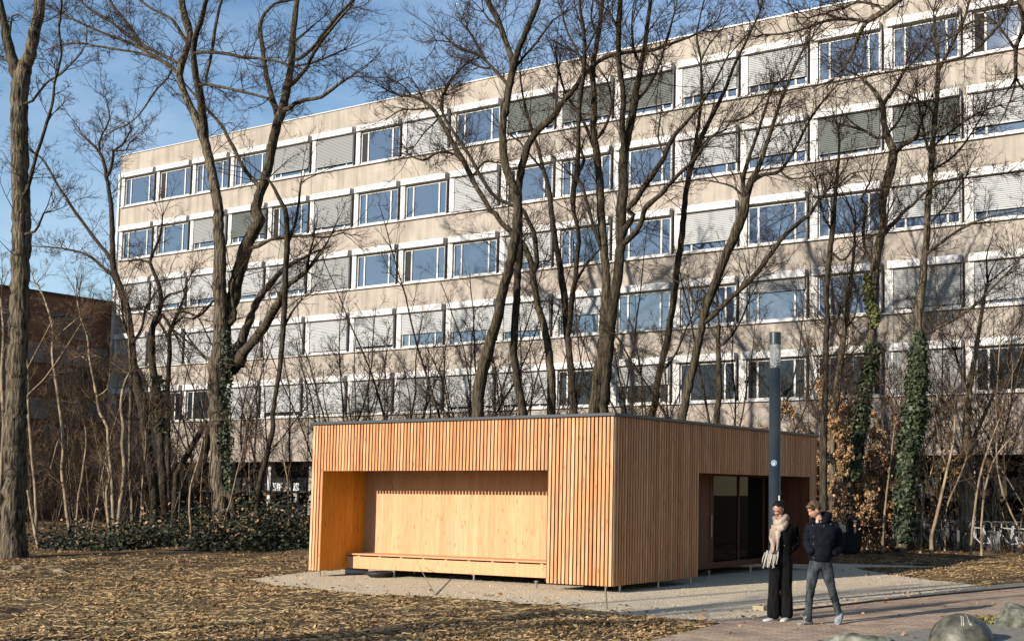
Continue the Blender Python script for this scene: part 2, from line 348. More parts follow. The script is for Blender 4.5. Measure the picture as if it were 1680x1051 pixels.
# grass tufts, short
x, y = litter_points(60000, 11, 30, r)
gm = np.sin(x*.9+2)*np.sin(y*1.3+1)+.5*np.sin(x*2.7-y*1.9)
keep = ~(inside(x, y, gravel) | inside(x, y, brick) | inside(x, y, strip_poly) | inside(x, y, pave)) & (gm > .25)
x, y = x[keep], y[keep]; n = len(x); P = np.stack([x, y, zat(x, y)], 1)
T = P+np.stack([r.normal(0, .02, n), r.normal(0, .02, n), .02+.035*r.random(n)], 1); W = np.stack([r.normal(0, .004, n), r.normal(0, .004, n), np.zeros(n)], 1)
V = np.stack([P-W, P+W, T], 1).reshape(-1, 3)
M_grass = mat('winter_grass', rough=.7, spec=.2, island=[(.10, .10, .03), (.22, .19, .07), (.15, .13, .05), (.30, .24, .10)])
tag(mesh_np('grass', V, np.arange(3*n).reshape(-1, 3), M_grass), 'short worn winter grass in the brown lawn', 'grass', kind='stuff')
x, y = litter_points(16000, 12, 30, r, 1.2); keep = inside(x, y, gravel); x, y = x[keep], y[keep]
P = np.stack([x, y, np.full(len(x), .006)], 1)
tag(scatter('gravel_stones', P, .009, M_stonebit, .8, 1.1, 9), 'pale loose gravel stones around the timber pavilion', 'gravel', kind='stuff')

x, y = litter_points(11000, 12, 30, r, 1.2); keep = (inside(x, y, gravel) & (edge_dist(x, y, gravel) < 1.3*r.random(len(x))**2+.05)) | ((inside(x, y, brick) | inside(x, y, pave)) & (r.random(len(x)) < .06)); x, y = x[keep], y[keep]
tag(scatter('blown_leaves', np.stack([x, y, np.full(len(x), .018)], 1), .024, M_litter, .5, 1.2, 19), 'single dry leaves blown on to the gravel edge and the brick path', 'leaf litter', kind='stuff')
# ------------------------------------------------------------------ timber pavilion
XC, YC, PW, PD = -12.547, 17.897, 7.833, 8.593; ZB, ZT, ZS = .13, 3.259, 3.20
XL = XC-PW; YB = YC+PD; OT = 2.222; OX0, OX1 = XC-7.4946, XC-1.5266; S0, S1 = YC+3.01, YC+8.26
pav = empty('timber_pavilion', (XC-PW/2, YC+PD/2, 0)); tag(pav, 'low flat-roofed pavilion clad in orange larch slats with a bench recess', 'pavilion')
pavloc = pav.location.copy()
def pv(mb, name, m, parent=None, **k):
    par = parent or pav; off = pavloc
    mb.v = [(a-off[0], b-off[1], c-off[2]) for a, b, c in mb.v]
    return mb.build(name, m, par, **k)
PITCH = .0885
def slats(axis, fixed, out, a0, a1, holes, inner=.0):
    """vertical battens along an axis; holes: (h0, h1, top) leave the battens above top"""
    mb = MB(); n = int(round((a1-a0)/PITCH)); p = (a1-a0)/n
    for i in range(n):
        w = p*(.60+.09*random.random()); c = a0+(i+.5)*p; lo = ZB-.004*random.random()
        for h0, h1, top in holes:
            if h0 < c < h1: lo = top
        t = .034+.004*random.random()
        if axis == 'x':
            y0, y1 = sorted((fixed, fixed+out*t)); mb.box(c-w/2, c+w/2, y0, y1, lo, ZS)
        else:
            x0, x1 = sorted((fixed, fixed+out*t)); mb.box(x0, x1, c-w/2, c+w/2, lo, ZS)
    return mb
T_ = .038
pv(slats('x', YC+T_, -1, XL, XC, [(OX0-.02, OX1, OT)]), 'slat_cladding', M_slat)['label'] = 'sunlit front slats framing the bench recess'
pv(slats('y', XC-T_, 1, YC+.02, YB, [(S0, S1, OT)]), 'slat_cladding', M_slat)['label'] = 'shaded side slats above the glazed entrance'
pv(slats('x', YB-T_, 1, XL, XC, []), 'slat_cladding', M_slat); pv(slats('y', XL+T_, -1, YC+.02, YB, []), 'slat_cladding', M_slat)
bk = MB(); z0 = ZB+.02; z1 = ZS-.01; e = T_+.002      # dark boards behind the battens
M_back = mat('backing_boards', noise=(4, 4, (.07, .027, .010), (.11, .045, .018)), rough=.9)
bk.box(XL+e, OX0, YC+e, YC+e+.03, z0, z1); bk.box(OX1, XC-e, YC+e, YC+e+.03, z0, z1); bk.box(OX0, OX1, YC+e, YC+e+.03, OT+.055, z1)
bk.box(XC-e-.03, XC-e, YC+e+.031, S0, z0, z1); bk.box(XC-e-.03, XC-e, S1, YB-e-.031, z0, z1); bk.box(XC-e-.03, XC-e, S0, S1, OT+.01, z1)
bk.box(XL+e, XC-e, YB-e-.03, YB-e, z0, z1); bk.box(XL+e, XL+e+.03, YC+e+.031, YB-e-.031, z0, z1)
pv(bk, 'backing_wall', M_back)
# recess with bench
RB = 19.13
def boards(axis, c0, c1, a0, a1, z0, z1, w=.14, th=.002):
    mb = MB(); a = a0
    while a < a1-1e-4:
        b = min(a1, a+w*(.9+.2*random.random())); j = th*random.random()
        if axis == 'x': mb.box(a, b-.0015, c0-j, c1, z0, z1)
        else: mb.box(c0, c1+j, a, b-.0015, z0, z1)
        a = b
    return mb
pv(boards('x', RB, RB+.03, OX0-.03, OX1+.5, ZB+.03, OT+.3), 'recess_back_wall', M_board)
pv(boards('y', OX0-.03, OX0, YC+.006, RB, ZB, OT+.057, .17), 'recess_side_wall', M_boardO)['label'] = 'orange boards with bounced glow in their colour, left side of the recess'
pv(boards('y', OX1, OX1+.03, YC+.072, RB, ZB, OT+.057, .17), 'recess_side_wall', M_boardO)
mb = MB(); mb.box(OX0, OX1, YC+.042, RB, OT+.058, OT+.08); pv(mb, 'recess_ceiling', M_board)
mb = MB(); mb.box(OX0+.002, OX1-.002, 18.64, 18.67, .15, .405)
ben = pv(mb, 'bench_front', M_board, bevel=.004)
mb = MB(); mb.box(OX0+.002, OX1-.002, 18.615, RB-.004, .437, .468); pv(mb, 'bench_seat', M_board, bevel=.004)
mb = MB()
for i in range(10): xx = OX0+.9*0+ .62*i+.3; mb.box(xx, xx+.07, 18.66, RB-.01, .38, .437)
pv(mb, 'seat_bearer', M_board)
# roof and floor
mb = MB(); mb.box(XL+.01, XC-.01, YC+.01, YB-.01, ZS, ZS+.012); mb.box(XL+.06, XC-.06, YC+.06, YB-.06, ZS-.05, ZS-.004); pv(mb, 'roof', M_batten)
mb = MB(); q = .045; f0 = ZS+.013
mb.box(XL-q, XC+q, YC-q, YC+.03, ZS+.002, ZT); mb.box(XL-q, XC+q, YB-.03, YB+q, ZS+.002, ZT); mb.box(XL-q, XL+.03, YC+.031, YB-.031, ZS+.002, ZT-.001); mb.box(XC-.03, XC+q, YC+.031, YB-.031, ZS+.002, ZT-.001)
pv(mb, 'roof_flashing', M_flash, bevel=.006)
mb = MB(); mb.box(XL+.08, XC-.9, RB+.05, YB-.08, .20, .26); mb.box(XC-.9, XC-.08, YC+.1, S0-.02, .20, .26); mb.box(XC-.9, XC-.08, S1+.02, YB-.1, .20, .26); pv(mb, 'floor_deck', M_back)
# entrance recess on the right side
GX = XC-.84
en = [M_board]
mb = MB()
mb.box(GX-.06, GX, S0-.3, S1+.4, .17, .30); mb.box(GX-.06, GX, S0-.3, S1+.4, OT-.02, OT+.2)
for yy, w in ((S0-.3, .08), (S0+1.35, .1), (S0+1.98, .06), (S0+3.18, .05), (S0+4.4, .05), (S1+.3, .1)): mb.box(GX-.058, GX+.004, yy, yy+w, .302, OT-.022)
M_dw = wood('larch_shade_toned', [(.15, .055, .025), (.20, .08, .038)], .8)  # larch darkened so the entrance recess's shade sits in the colour
gl_ = pv(mb, 'entrance_frame', M_dw, bevel=.004)
mb = MB(); mb.box(GX-.035, GX-.025, S0-.2, S1+.3, .29, OT+.02); M_eg = glassmat('entrance_glass', (.009, .008, .007), 1.14); pv(mb, 'entrance_glass', M_eg)
mb = MB(); mb.box(GX-.05, GX-.002, S0+1.45, S0+1.55, .302, OT-.022); mb.box(GX-.05, GX-.002, S0+1.88, S0+1.975, .302, OT-.022); mb.box(GX-.05, GX-.012, S0+1.55, S0+1.88, .302, OT-.022)
dr = pv(mb, 'entrance_door', M_dw)
mb = MB(); mb.tube([(GX+.03, S0+1.92, .85), (GX+.03, S0+1.92, 1.35)], .012, 8); h = mb; pv(h, 'handle', M_steel, dr)
for o_ in dr.children: pass
pv(boards('x', S1, S1+.03, GX-.05, XC-.072, ZB, OT+.02, .13), 'entrance_side_wall', M_dw)
pv(boards('x', S0-.03, S0, GX-.05, XC-.072, ZB, OT+.02, .13), 'entrance_side_wall', M_dw)
mb = MB(); mb.box(GX, XC-.07, S0, S1, OT+.012, OT+.03); pv(mb, 'entrance_soffit', M_dw)
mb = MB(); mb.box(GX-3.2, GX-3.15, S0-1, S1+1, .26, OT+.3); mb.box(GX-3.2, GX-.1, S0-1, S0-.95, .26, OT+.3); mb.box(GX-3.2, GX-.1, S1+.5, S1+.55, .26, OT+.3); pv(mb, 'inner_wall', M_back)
mb = MB(); mb.box(GX-1.2, GX-1.17, S0+2.05, S0+2.65, .85, 1.35); pv(mb, 'notice_sheet', mat('paper', (.55, .55, .5), .8))
# steel screw feet
feet = [(OX0-.12, YC+.12), (OX0+1.35, 18.7), (OX0+3.55, 18.7), (OX0+5.7, YC+.10), (XC-.13, YC+.45), (XC-.1, YC+1.7), (XC-.1, YC+2.9), (GX+.1, S0+1.7), (GX+.1, S0+3.6), (XC-.1, YB-.15), (XL+.1, YC+3), (XL+.1, YC+6), (XL+1.5, YC+1.6), (XL+3, YC+1.8), (XL+5, YC+1.7)]
for fx, fy in feet:
    mb = MB(); mb.tube([(fx, fy, -.25), (fx, fy, ZB+.02)], .022, 8); mb.lathe([(.05, ZB+.0), (.05, ZB+.01)], fx, fy, 8); pv(mb, 'foot', M_steel)
a = g(566, 942); b = g(604, 941.5); mb = MB(); mb.tube([a+[0,0,.07], b+[0,0,.07]], .065, 14)
tag(mb.build('drain_pipe', M_pipe, smooth=True), 'pale grey plastic pipe lying under the left end of the pavilion', 'pipe')
c = g(624, 946); mb = MB(); mb.lathe([(.02, -.02), (.17, -.02), (.27, .05), (.29, .10), (.25, .12), (.22, .10)], c[0], c[1], 20)
tag(mb.build('rubber_bucket', mat('black_rubber', (.02, .02, .02), .6), smooth=True), 'black round shallow tub in the shade under the bench', 'tub')

# ------------------------------------------------------------------ office building
KY = 45.45; BX0 = -66.24; BP = 3.4113
ztop = lambda r_: 21.50-3.385*r_; zbot = lambda r_: 19.37-3.385*r_
ROOF = 22.74; i0, i1 = -1, 18
bl_ = empty('office_building', (BX0+BP*8, KY+8, 0)); tag(bl_, 'five-storey beige concrete office block with white window bands behind the trees', 'building')
off = bl_.location.copy()
def bb(mb, name, m, parent=None, **k):
    if parent is None: mb.v = [(a-off[0], b-off[1], c) for a, b, c in mb.v]
    return mb.build(name, m, parent or bl_, **k)
XA, XE = BX0+BP*i0-.25, BX0+BP*i1+.3
mb = MB()
def panels(z0_, z1_, w=1):
    edges = [XA]+[BX0+BP*i for i in range(i0+1, i1, w)]+[XE]
    for a_, b_ in zip(edges[:-1], edges[1:]): mb.box(a_, b_-.012, KY, KY+.2, z0_, z1_)
    mb.box(XA, XE, KY+.201, KY+.3, z0_, z1_)
panels(ztop(0), ROOF-.06, 2)
for r_ in range(5):
    lo = zbot(r_); panels((ztop(r_+1) if r_ < 4 else 3.4), lo-.001, 2)
    for i in range(i0, i1+1):                    # wall strip at each slot
        xx = BX0+BP*i; mb.box(max(XA, xx-.10), min(XE, xx+.27), KY+.012, KY+.29, lo, ztop(r_)-.001)
mb.box(XE-.3, XE, KY+.3, KY+16, 0, ROOF-.06); mb.box(XA, XA+.3, KY+.3, KY+16, 0, ROOF-.06); mb.box(XA, XE, KY+16, KY+16.3, 0, ROOF-.06)
bb(mb, 'wall', M_wall)
mb = MB(); mb.box(XA-.05, XE+.05, KY-.05, KY+16.35, ROOF-.058, ROOF); bb(mb, 'roof_coping', M_coping)
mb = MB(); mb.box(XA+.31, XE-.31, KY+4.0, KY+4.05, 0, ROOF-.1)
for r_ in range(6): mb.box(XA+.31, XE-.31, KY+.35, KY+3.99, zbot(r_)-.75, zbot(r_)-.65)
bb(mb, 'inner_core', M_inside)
mb = MB(); mb.box(XA-.06, XA+.12, KY-.10, KY-.003, 5.75, 21.5); bb(mb, 'corner_post', M_white)
# ground floor: set back, dark glazing behind pale columns
for i in range(i0, i1+1, 1):
    mb = MB(); xx = BX0+BP*i; mb.box(xx-.16, xx+.16, KY+.7, KY+1.02, -.1, 3.39); bb(mb, 'column', M_wall if i % 3 else M_white)
mb = MB(); mb.box(XA, XE, KY+2.2, KY+2.24, .8, 3.3); bb(mb, 'ground_floor_glazing', M_glassD)
mb = MB(); mb.box(XA, XE, KY+2.0, KY+2.19, -.1, .8)
for i in range(i0*2, i1*2): xx = BX0+BP*i/2; mb.box(xx, xx+.07, KY+2.14, KY+2.2, .8, 3.3)
bb(mb, 'ground_floor_frame', M_rail)
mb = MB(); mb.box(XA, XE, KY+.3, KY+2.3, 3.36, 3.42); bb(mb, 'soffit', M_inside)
S_ = {}                                          # (row, bay): (share drawn down, tone)
rows = [
 {-1:0,0:0,1:0,2:0,3:(.84,'G'),4:(.9,'G'),5:0,6:(1,'L'),7:0,8:(.88,'D'),9:(.88,'D'),10:(.86,'D'),11:(.78,'L'),12:(.8,'L'),13:0,14:0,15:0,16:0,17:(.8,'L')},
 {-1:0,0:0,1:(.8,'G'),2:(.8,'D'),3:0,4:(.9,'G'),5:0,6:0,7:(1,'L'),8:0,9:0,10:0,11:(.74,'L'),12:(.72,'L'),13:(.9,'D'),14:(.86,'D'),15:(.78,'L'),16:(.8,'L'),17:0},
 {-1:(.85,'L'),0:(.85,'L'),1:(.8,'L'),2:(.85,'L'),3:(.84,'G'),4:(.96,'G'),5:0,6:0,7:0,8:(.8,'L'),9:0,10:0,11:(.8,'L'),12:0,13:0,14:(.75,'L'),15:(.8,'L'),16:(.7,'L'),17:(.8,'L')},
 {-1:(1,'L'),0:(1,'L'),1:(1,'L'),2:(1,'L'),3:(1,'L'),4:(.94,'L'),5:(.9,'L'),6:(.62,'L'),7:(.66,'L'),8:(.78,'L'),9:(.45,'L'),10:0,11:0,12:(.27,'G'),13:0,14:(.93,'G'),15:(.9,'L'),16:(.9,'L'),17:0},
 {-1:0,0:0,1:0,2:(1,'L'),3:(.84,'L'),4:(.95,'L'),5:(.95,'G'),6:(.95,'G'),7:(.9,'L'),8:(.9,'L'),9:0,10:(.5,'G'),11:0,12:0,13:0,14:(1,'G'),15:0,16:0,17:(.8,'L')}]
cache = {}
def window_mesh():
    mb = MB(); H0, H1 = -2.13, 0
    mb.box(.27, .45, -.10, .12, H0, H1-.34)                         # white pilaster
    mb.box(.06, .268, -.02, .12, H0, H1-.34)
    f0, f1 = .45, 3.29
    for a, b in ((f0, .52), (.93, 1.02), (2.72, 2.81), (3.22, f1)): mb.box(a+.001, b, 0, .10, H0+.10, H1-.45)
    mb.box(f0+.002, f1, -.002, .102, H1-.451, H1-.36); mb.box(f0+.002, f1, -.002, .102, H0+.02, H0+.10)
    mb.box(.0, 3.40, -.06, .11, H0-.05, H0+.018)                    # sill
    return mb
def box_mesh():
    mb = MB(); mb.add([(.25,-.24,-.33),(3.33,-.24,-.33),(3.33,.1,-.36),(.25,.1,-.36),(.25,-.22,-.02),(3.33,-.22,-.02),(3.33,.1,0),(.25,.1,0)],
        [(0,3,2,1),(4,5,6,7),(0,1,5,4),(1,2,6,5),(2,3,7,6),(3,0,4,7)]); return mb
def blind_mesh(share):
    mb = MB(); z = -.36; zend = -.36-(2.13-.46)*share; p = .082
    while z > zend:
        mb.quad((.47, -.082, z-.080), (3.27, -.082, z-.080), (3.27, -.056, z), (.47, -.056, z)); z -= p
    mb.box(.46, 3.28, -.08, -.04, zend-.05, zend-.01); return mb
def blind_closed(share): return blind_mesh(share)
random.seed(11)
for r_ in range(5):
    for i in range(i0, i1):
        x = BX0+BP*i; z = ztop(r_)
        if 'f' not in cache:
            w = window_mesh().build('window', M_white, bl_); cache['f'] = w.data
        else:
            w = bpy.data.objects.new('window', cache['f']); sc.collection.objects.link(w); w.parent = bl_
        w.location = (x-off[0], KY-.06-off[1], z)
        def sub(key, builder, name, m):
            if key not in cache:
                o = builder().build(name, m, w); cache[key] = o.data
            else:
                o = bpy.data.objects.new(name, cache[key]); sc.collection.objects.link(o); o.parent = w
            return o
        sub('box', box_mesh, 'blind_box', M_white)
        def rail():
            mb = MB(); mb.box(3.335, 3.385, -.10, .1, -2.13, -.34); return mb
        sub('rail', rail, 'guide_rail', M_rail)
        low = r_ == 4
        def pane():
            mb = MB()
            for a, b in ((.52, .93), (1.02, 2.72), (2.81, 3.22)): mb.box(a, b, .04, .05, -2.03, -.45)
            return mb
        pn = sub('pl' if low else 'p', pane, 'pane', M_glassD if low else M_glass); pn.location = (0, random.uniform(-.006, .0), 0)
        s = rows[r_].get(i, 0)
        if s:
            k_ = ('b', s); sub(k_, lambda s=s: blind_mesh(s[0]), 'blind', {'L': M_blindL, 'G': M_blindG, 'D': M_blindD}[s[1]])
        elif (i+r_*2) % 5 == 0:                     # an opened dark vent light
            def vent():
                mb = MB(); mb.box(.53, .92, .02, .035, -2.03, -.46); return mb
            sub('vent', vent, 'open_casement', M_inside)
for u, v in ((1198, 62), (1227, 46), (1477, 6)):
    p = onY(u, v, KY-.1); mb = MB(); mb.box(p[0]-.1, p[0]+.1, KY-.12, KY-.001, p[2]-.11, p[2]+.11); mb.box(p[0]-.04, p[0]+.04, KY-.14, KY-.12, p[2]-.04, p[2]+.04)
    bb(mb, 'vent_cap', M_white)
# dark brick wing standing at right angles on the left
wing = empty('brick_wing', (XA-8, KY-14, 0)); tag(wing, 'lower dark red brick wing with grey concrete bands at far left', 'building')
wo = wing.location.copy(); WX = XA-.1
def wg(mb, name, m, parent=None):
    if parent is None: mb.v = [(a-wo[0], b-wo[1], c) for a, b, c in mb.v]
    return mb.build(name, m, parent or wing)
mb = MB(); mb.box(WX-14, WX, KY-34, KY+4, -.1, 13.3); wg(mb, 'brick_wall', M_brickwall)
mb = MB()
for z0_, z1_ in ((9.2, 10.4), (5.9, 7.1), (2.6, 3.9)): mb.box(WX-.01, WX+.12, KY-34.1, KY-.3, z0_, z1_)
mb2 = MB(); mb2.box(WX-14.1, WX+.1, KY-34.1, KY+4, 13.3, 13.45); wg(mb2, 'roof_edge', M_batten)
wg(mb, 'concrete_band', mat('shaded_concrete', noise=(1.5, 6, (.16, .15, .14), (.25, .24, .22)), rough=.9))
for r_ in range(3):
    for j in range(8):
        mb = MB(); yy = KY-32+j*4; z0_ = 10.8-3.3*r_; mb.box(WX+.002, WX+.06, yy, yy+2.6, z0_, z0_+1.5); w = wg(mb, 'window', M_glassD)
# entrance lettering and white box at the foot of the block
p = onY(468, 799, KY+.4)
cu_ = bpy.data.curves.new('entrance_lettering', 'FONT'); cu_.body = "IIIF AUS"; cu_.size = .62; cu_.extrude = .03; cu_.offset = .03; cu_.align_x = 'CENTER'; cu_.space_character = 1.02
t_ = bpy.data.objects.new('entrance_lettering', cu_); sc.collection.objects.link(t_)
bpy.context.view_layer.update(); me = bpy.data.meshes.new_from_object(t_.evaluated_get(bpy.context.evaluated_depsgraph_get())); bpy.data.objects.remove(t_)
me.materials.append(mat('white_letters', (.8, .8, .8), .6)); t_ = bpy.data.objects.new('entrance_lettering', me); sc.collection.objects.link(t_)
t_.parent = bl_; t_.location = (p[0]-off[0], KY+.45-off[1], p[2]-.2); t_.rotation_euler = (R(90), 0, 0)
a = onY(478, 808, KY+.5); b = onY(487, 824, KY+.5); mb = MB(); mb.box(a[0], b[0], KY+.46, KY+.6, b[2], a[2]); bb(mb, 'entrance_panel', M_white)
# ------------------------------------------------------------------ trees
def tubes_np(P, Rd, sides):
    """P (n,m,3), Rd (n,m) -> vertices and quads of n tubes"""
    n, m, _ = P.shape
    T = np.empty_like(P); T[:, 1:-1] = P[:, 2:]-P[:, :-2]; T[:, 0] = P[:, 1]-P[:, 0]; T[:, -1] = P[:, -1]-P[:, -2]
    T /= np.linalg.norm(T, axis=2, keepdims=True)+1e-9
    ref = np.where(np.abs(T[:, :1, 2:3]) > .8, np.array([1.0, .13, 0]), np.array([.1, .2, 1.0])); ref = np.broadcast_to(ref, T.shape)
    A = np.cross(T, ref); A /= np.linalg.norm(A, axis=2, keepdims=True)+1e-9; B = np.cross(T, A)
    an = np.arange(sides)*2*np.pi/sides
    V = P[:, :, None]+Rd[:, :, None, None]*(A[:, :, None]*np.cos(an)[:, None]+B[:, :, None]*np.sin(an)[:, None])
    base = (np.arange(n)*m*sides)[:, None, None]+(np.arange(m-1)*sides)[None, :, None]
    k = np.arange(sides)[None, None]; k2 = (np.arange(sides)+1)[None, None] % sides
    Q = np.stack([base+k, base+k2, base+sides+k2, base+sides+k], -1).reshape(-1, 4)
    return V.reshape(-1, 3), Q
def grow(S, D, L, r0, r1, nseg, wig, upb, rg):
    n = len(S); P = np.empty((n, nseg+1, 3)); P[:, 0] = S; d = D.copy()
    for i in range(nseg):
        d = d+rg.normal(0, wig, (n, 3)); d[:, 2] += upb; d /= np.linalg.norm(d, axis=1, keepdims=True)
        P[:, i+1] = P[:, i]+d*(L/nseg)[:, None]
    t = np.linspace(0, 1, nseg+1)[None]; Rd = r0[:, None]*(1-t)+r1*t
    return P, Rd
def kids(P, Rd, k, spread, rg, tmin=.15):
    """k children along each polyline: start, direction, parent radius"""
    n, m, _ = P.shape; t = tmin+(1-tmin)*rg.random((n, k)); f = t*(m-1); i = np.minimum(f.astype(int), m-2); a = f-i
    rows = np.arange(n)[:, None]; A = P[rows, i]; B = P[rows, i+1]; S = A+(B-A)*a[..., None]
    T = B-A; T /= np.linalg.norm(T, axis=2, keepdims=True)+1e-9
    q = rg.normal(0, 1, T.shape); q -= (q*T).sum(2, keepdims=True)*T; q /= np.linalg.norm(q, axis=2, keepdims=True)+1e-9
    sp = spread*(.7+.6*rg.random((n, k, 1))); D = T*np.cos(sp)+q*np.sin(sp)
    rr_ = Rd[rows, i]
    return S.reshape(-1, 3), D.reshape(-1, 3), rr_.reshape(-1), np.repeat(1-.55*t, 1).reshape(-1)
class Pile:
    def __init__(s): s.V = []; s.Q = []; s.n = 0
    def add(s, V, Q): s.V.append(V); s.Q.append(Q+s.n); s.n += len(V)
    def build(s, name, m, parent): 
        if not s.V: return None
        return mesh_np(name, np.concatenate(s.V), np.concatenate(s.Q), m, parent)
def twiggery(pile, S, D, L1, r0, rg, k2=6, k3=5, up=.05, leaf=None):
    P1, R1 = grow(S, D, L1, r0*.9, .0045, 6, .115, up, rg); pile.add(*tubes_np(P1, R1, 4))
    s, d, r_, tt = kids(P1, R1, k2, .8, rg); L2 = np.repeat(L1, k2)*(.28+.3*rg.random(len(s)))*tt
    P2, R2 = grow(s, d, L2, np.minimum(r_*.8, .0078), .0038, 4, .12, up*.8, rg); pile.add(*tubes_np(P2, R2, 3))
    s, d, r_, tt = kids(P2, R2, k3, .75, rg); L3 = np.repeat(L2, k3)*(.35+.4*rg.random(len(s)))*tt+.06
    P3, R3 = grow(s, d, L3, np.full(len(s), .0046), .0026, 2, .10, up, rg); pile.add(*tubes_np(P3, R3, 3))
    if leaf is not None: leaf.append(P3[:, 1:].reshape(-1, 3)); leaf.append(P2[:, 1:].reshape(-1, 3))
def parse(s):
    out = []; x0 = y0 = 0
    for tok in s.split():
        if tok[0] == '@': x0 = (int(tok[2])-1)*560; y0 = (int(tok[1])-1)*350; continue
        a = [float(q) for q in tok.split(',')]
        out.append((x0+a[0]/3, y0+a[1]/3, a[2]/3 if len(a) > 2 else (out[-1][2]*.92)))
    return np.array(out)
def catmull(P, step):
    Q = np.vstack([2*P[0]-P[1], P, 2*P[-1]-P[-2]]); out = []
    for i in range(1, len(Q)-2):
        n = max(1, int(np.hypot(*(Q[i+1]-Q[i])[:2])/step))
        for k in range(n):
            t = k/n; out.append(.5*((2*Q[i])+(-Q[i-1]+Q[i+1])*t+(2*Q[i-1]-5*Q[i]+4*Q[i+1]-Q[i+2])*t*t+(-Q[i-1]+3*Q[i]-3*Q[i+1]+Q[i+2])*t**3))
    out.append(Q[-2]); return np.array(out)
tree_no = 0
def tree(name, label, Y, specs, bark=None, twig=None, dens=1.0, cat='tree', group=None, hmin=3.0, tlen=1.0, base=True, seed=None, crown_r=.16, k3=5, limb_mat=None):
    """specs: traced centre lines (u, v, width) of trunk and limbs; the tree stands at depth Y, limbs leave towards and away"""
    global tree_no; tree_no += 1
    rg = np.random.default_rng(100+tree_no if seed is None else seed); bark = bark or M_bark; twig = twig or M_twig
    nodes = []; trunk = Pile(); limbs = []; crown = Pile(); S = []; D = []; Ls = []; Rr = []
    foot = None
    for bi, s in enumerate(specs):
        C = catmull(parse(s), 9)
        if bi == 0: y0 = Y; kk = 0
        else:
            A = np.array([[n[0], n[1]] for n in nodes]); dq = np.hypot(A[:, 0]-C[0, 0], A[:, 1]-C[0, 1]); j = dq.argmin()
            y0 = nodes[j][2] if dq[j] < 45 else Y; kk = rg.uniform(.12, .42)*rg.choice([-1, 1])
            if dq[j] < 45: C[0, 0], C[0, 1] = A[j]
        wob = np.cumsum(rg.normal(0, .02, len(C))); pts = []; rad = []
        arc = 0
        for i, (u, v, w) in enumerate(C):
            if i: arc += math.hypot(C[i, 0]-C[i-1, 0], C[i, 1]-C[i-1, 1])/F*Y*1.1
            yy = y0+kk*arc+(wob[i] if bi else 0); p = onY(u, v, yy); dep = (p-O)@fw
            jit = .10 if bi else .05
            rad.append(max(.008, w*.48/F*dep/math.sqrt(1+((u-CX)/F)**2)*(1+rg.normal(0, jit*.4)))); pts.append(p+rg.normal(0, .25, 3)*rad[-1]*(.35 if i else 0)); nodes.append((u, v, yy))
        pts = np.array(pts); rad = np.array(rad)
        if bi == 0 and base:                      # carry the trunk down to the ground with a root flare
            p = pts[0].copy(); z0 = float(zat(p[0], p[1])) if p[1] < 45 else 0
            foot = np.array([p[0], p[1], z0])
            if p[2] > z0+.05:
                ex = [np.array([p[0], p[1], z0-.15]), np.array([p[0], p[1], z0+.12])]
                if p[2] > z0+.8: ex.append(np.array([p[0], p[1], z0+.6]))
                rb = rad[0]*1.04; pts = np.vstack([ex, pts]); rad = np.concatenate([[rb*1.45, rb*1.25, rb*1.08][:len(ex)], rad])
            else: pts = np.vstack([[p[0], p[1], z0-.2], pts]); rad = np.concatenate([[rad[0]*1.1], rad])
        sides = 12 if rad[0] > .12 else 7
        V, Q = tubes_np(pts[None], rad[None], sides)
        if rad[0] > .1:                           # fluted, uneven stem
            ang = np.tile(np.arange(sides), len(pts)); ph = rg.random()*6
            f = 1+.07*np.sin(ang*2*np.pi/sides*3+ph+np.repeat(np.arange(len(pts)), sides)*.12)+rg.normal(0, .015, len(V))
            c = np.repeat(pts, sides, 0); V = c+(V-c)*f[:, None]
        trunk.add(V, Q) if bi == 0 else limbs.append((V, Q))
        # where twigs start
        seg = np.linalg.norm(np.diff(pts, axis=0), axis=1)
        for i in range(1, len(pts)):
            r_ = rad[i]; z = pts[i][2]
            if z < hmin: continue
            lam = seg[i-1]*dens*(2.6 if r_ < .05 else 1.7 if r_ < .10 else .8 if r_ < crown_r else .3)
            for _ in range(rg.poisson(lam)):
                t = pts[i]-pts[i-1]; t /= np.linalg.norm(t)+1e-9; q = rg.normal(0, 1, 3); q -= q@t*t; q /= np.linalg.norm(q)
                sp = rg.uniform(.6, 1.15); d = t*math.cos(sp)+q*math.sin(sp)+np.array([0, 0, .15])
                S.append(pts[i]); D.append(d/np.linalg.norm(d)); Ls.append(tlen*rg.uniform(.5, 1.0)*min(2.6, .9+14*r_)); Rr.append(min(.016, r_*.5))
        t = pts[-1]-pts[-2]; t /= np.linalg.norm(t)+1e-9       # fan at the tip
        for _ in range(3 if pts[-1][2] > hmin and pts[-1][2]+t[2] > 1 else 0):
            d = t+rg.normal(0, .35, 3); S.append(pts[-1]); D.append(d/np.linalg.norm(d)); Ls.append(tlen*rg.uniform(1.0, 2.4)*(1.6 if rad[-1] > .05 else 1)); Rr.append(rad[-1]*.8)
    if foot is None: foot = np.array([pts[0][0], pts[0][1], 0.0])
    root = empty(name, tuple(foot)); tag(root, label, cat, group)
    for V in trunk.V+[q_[0] for q_ in limbs]: V -= foot
    for V, Q in limbs: mesh_np('limb', V, Q, bark if np.ptp(V[:6, 0]) > .30 else (M_barkM if bark == M_bark else (M_barkD if bark == M_barkM else bark)), root, smooth=True)
    tr = mesh_np('trunk', np.concatenate(trunk.V), np.concatenate(trunk.Q), bark, root, smooth=True)
    if S:
        twiggery(crown, np.array(S), np.array(D), np.array(Ls), np.array(Rr), rg, k3=k3)
        for V in crown.V: V -= foot
        crown.build('crown', twig, root)
    root['foot'] = [float(q) for q in foot]
    return root, nodes
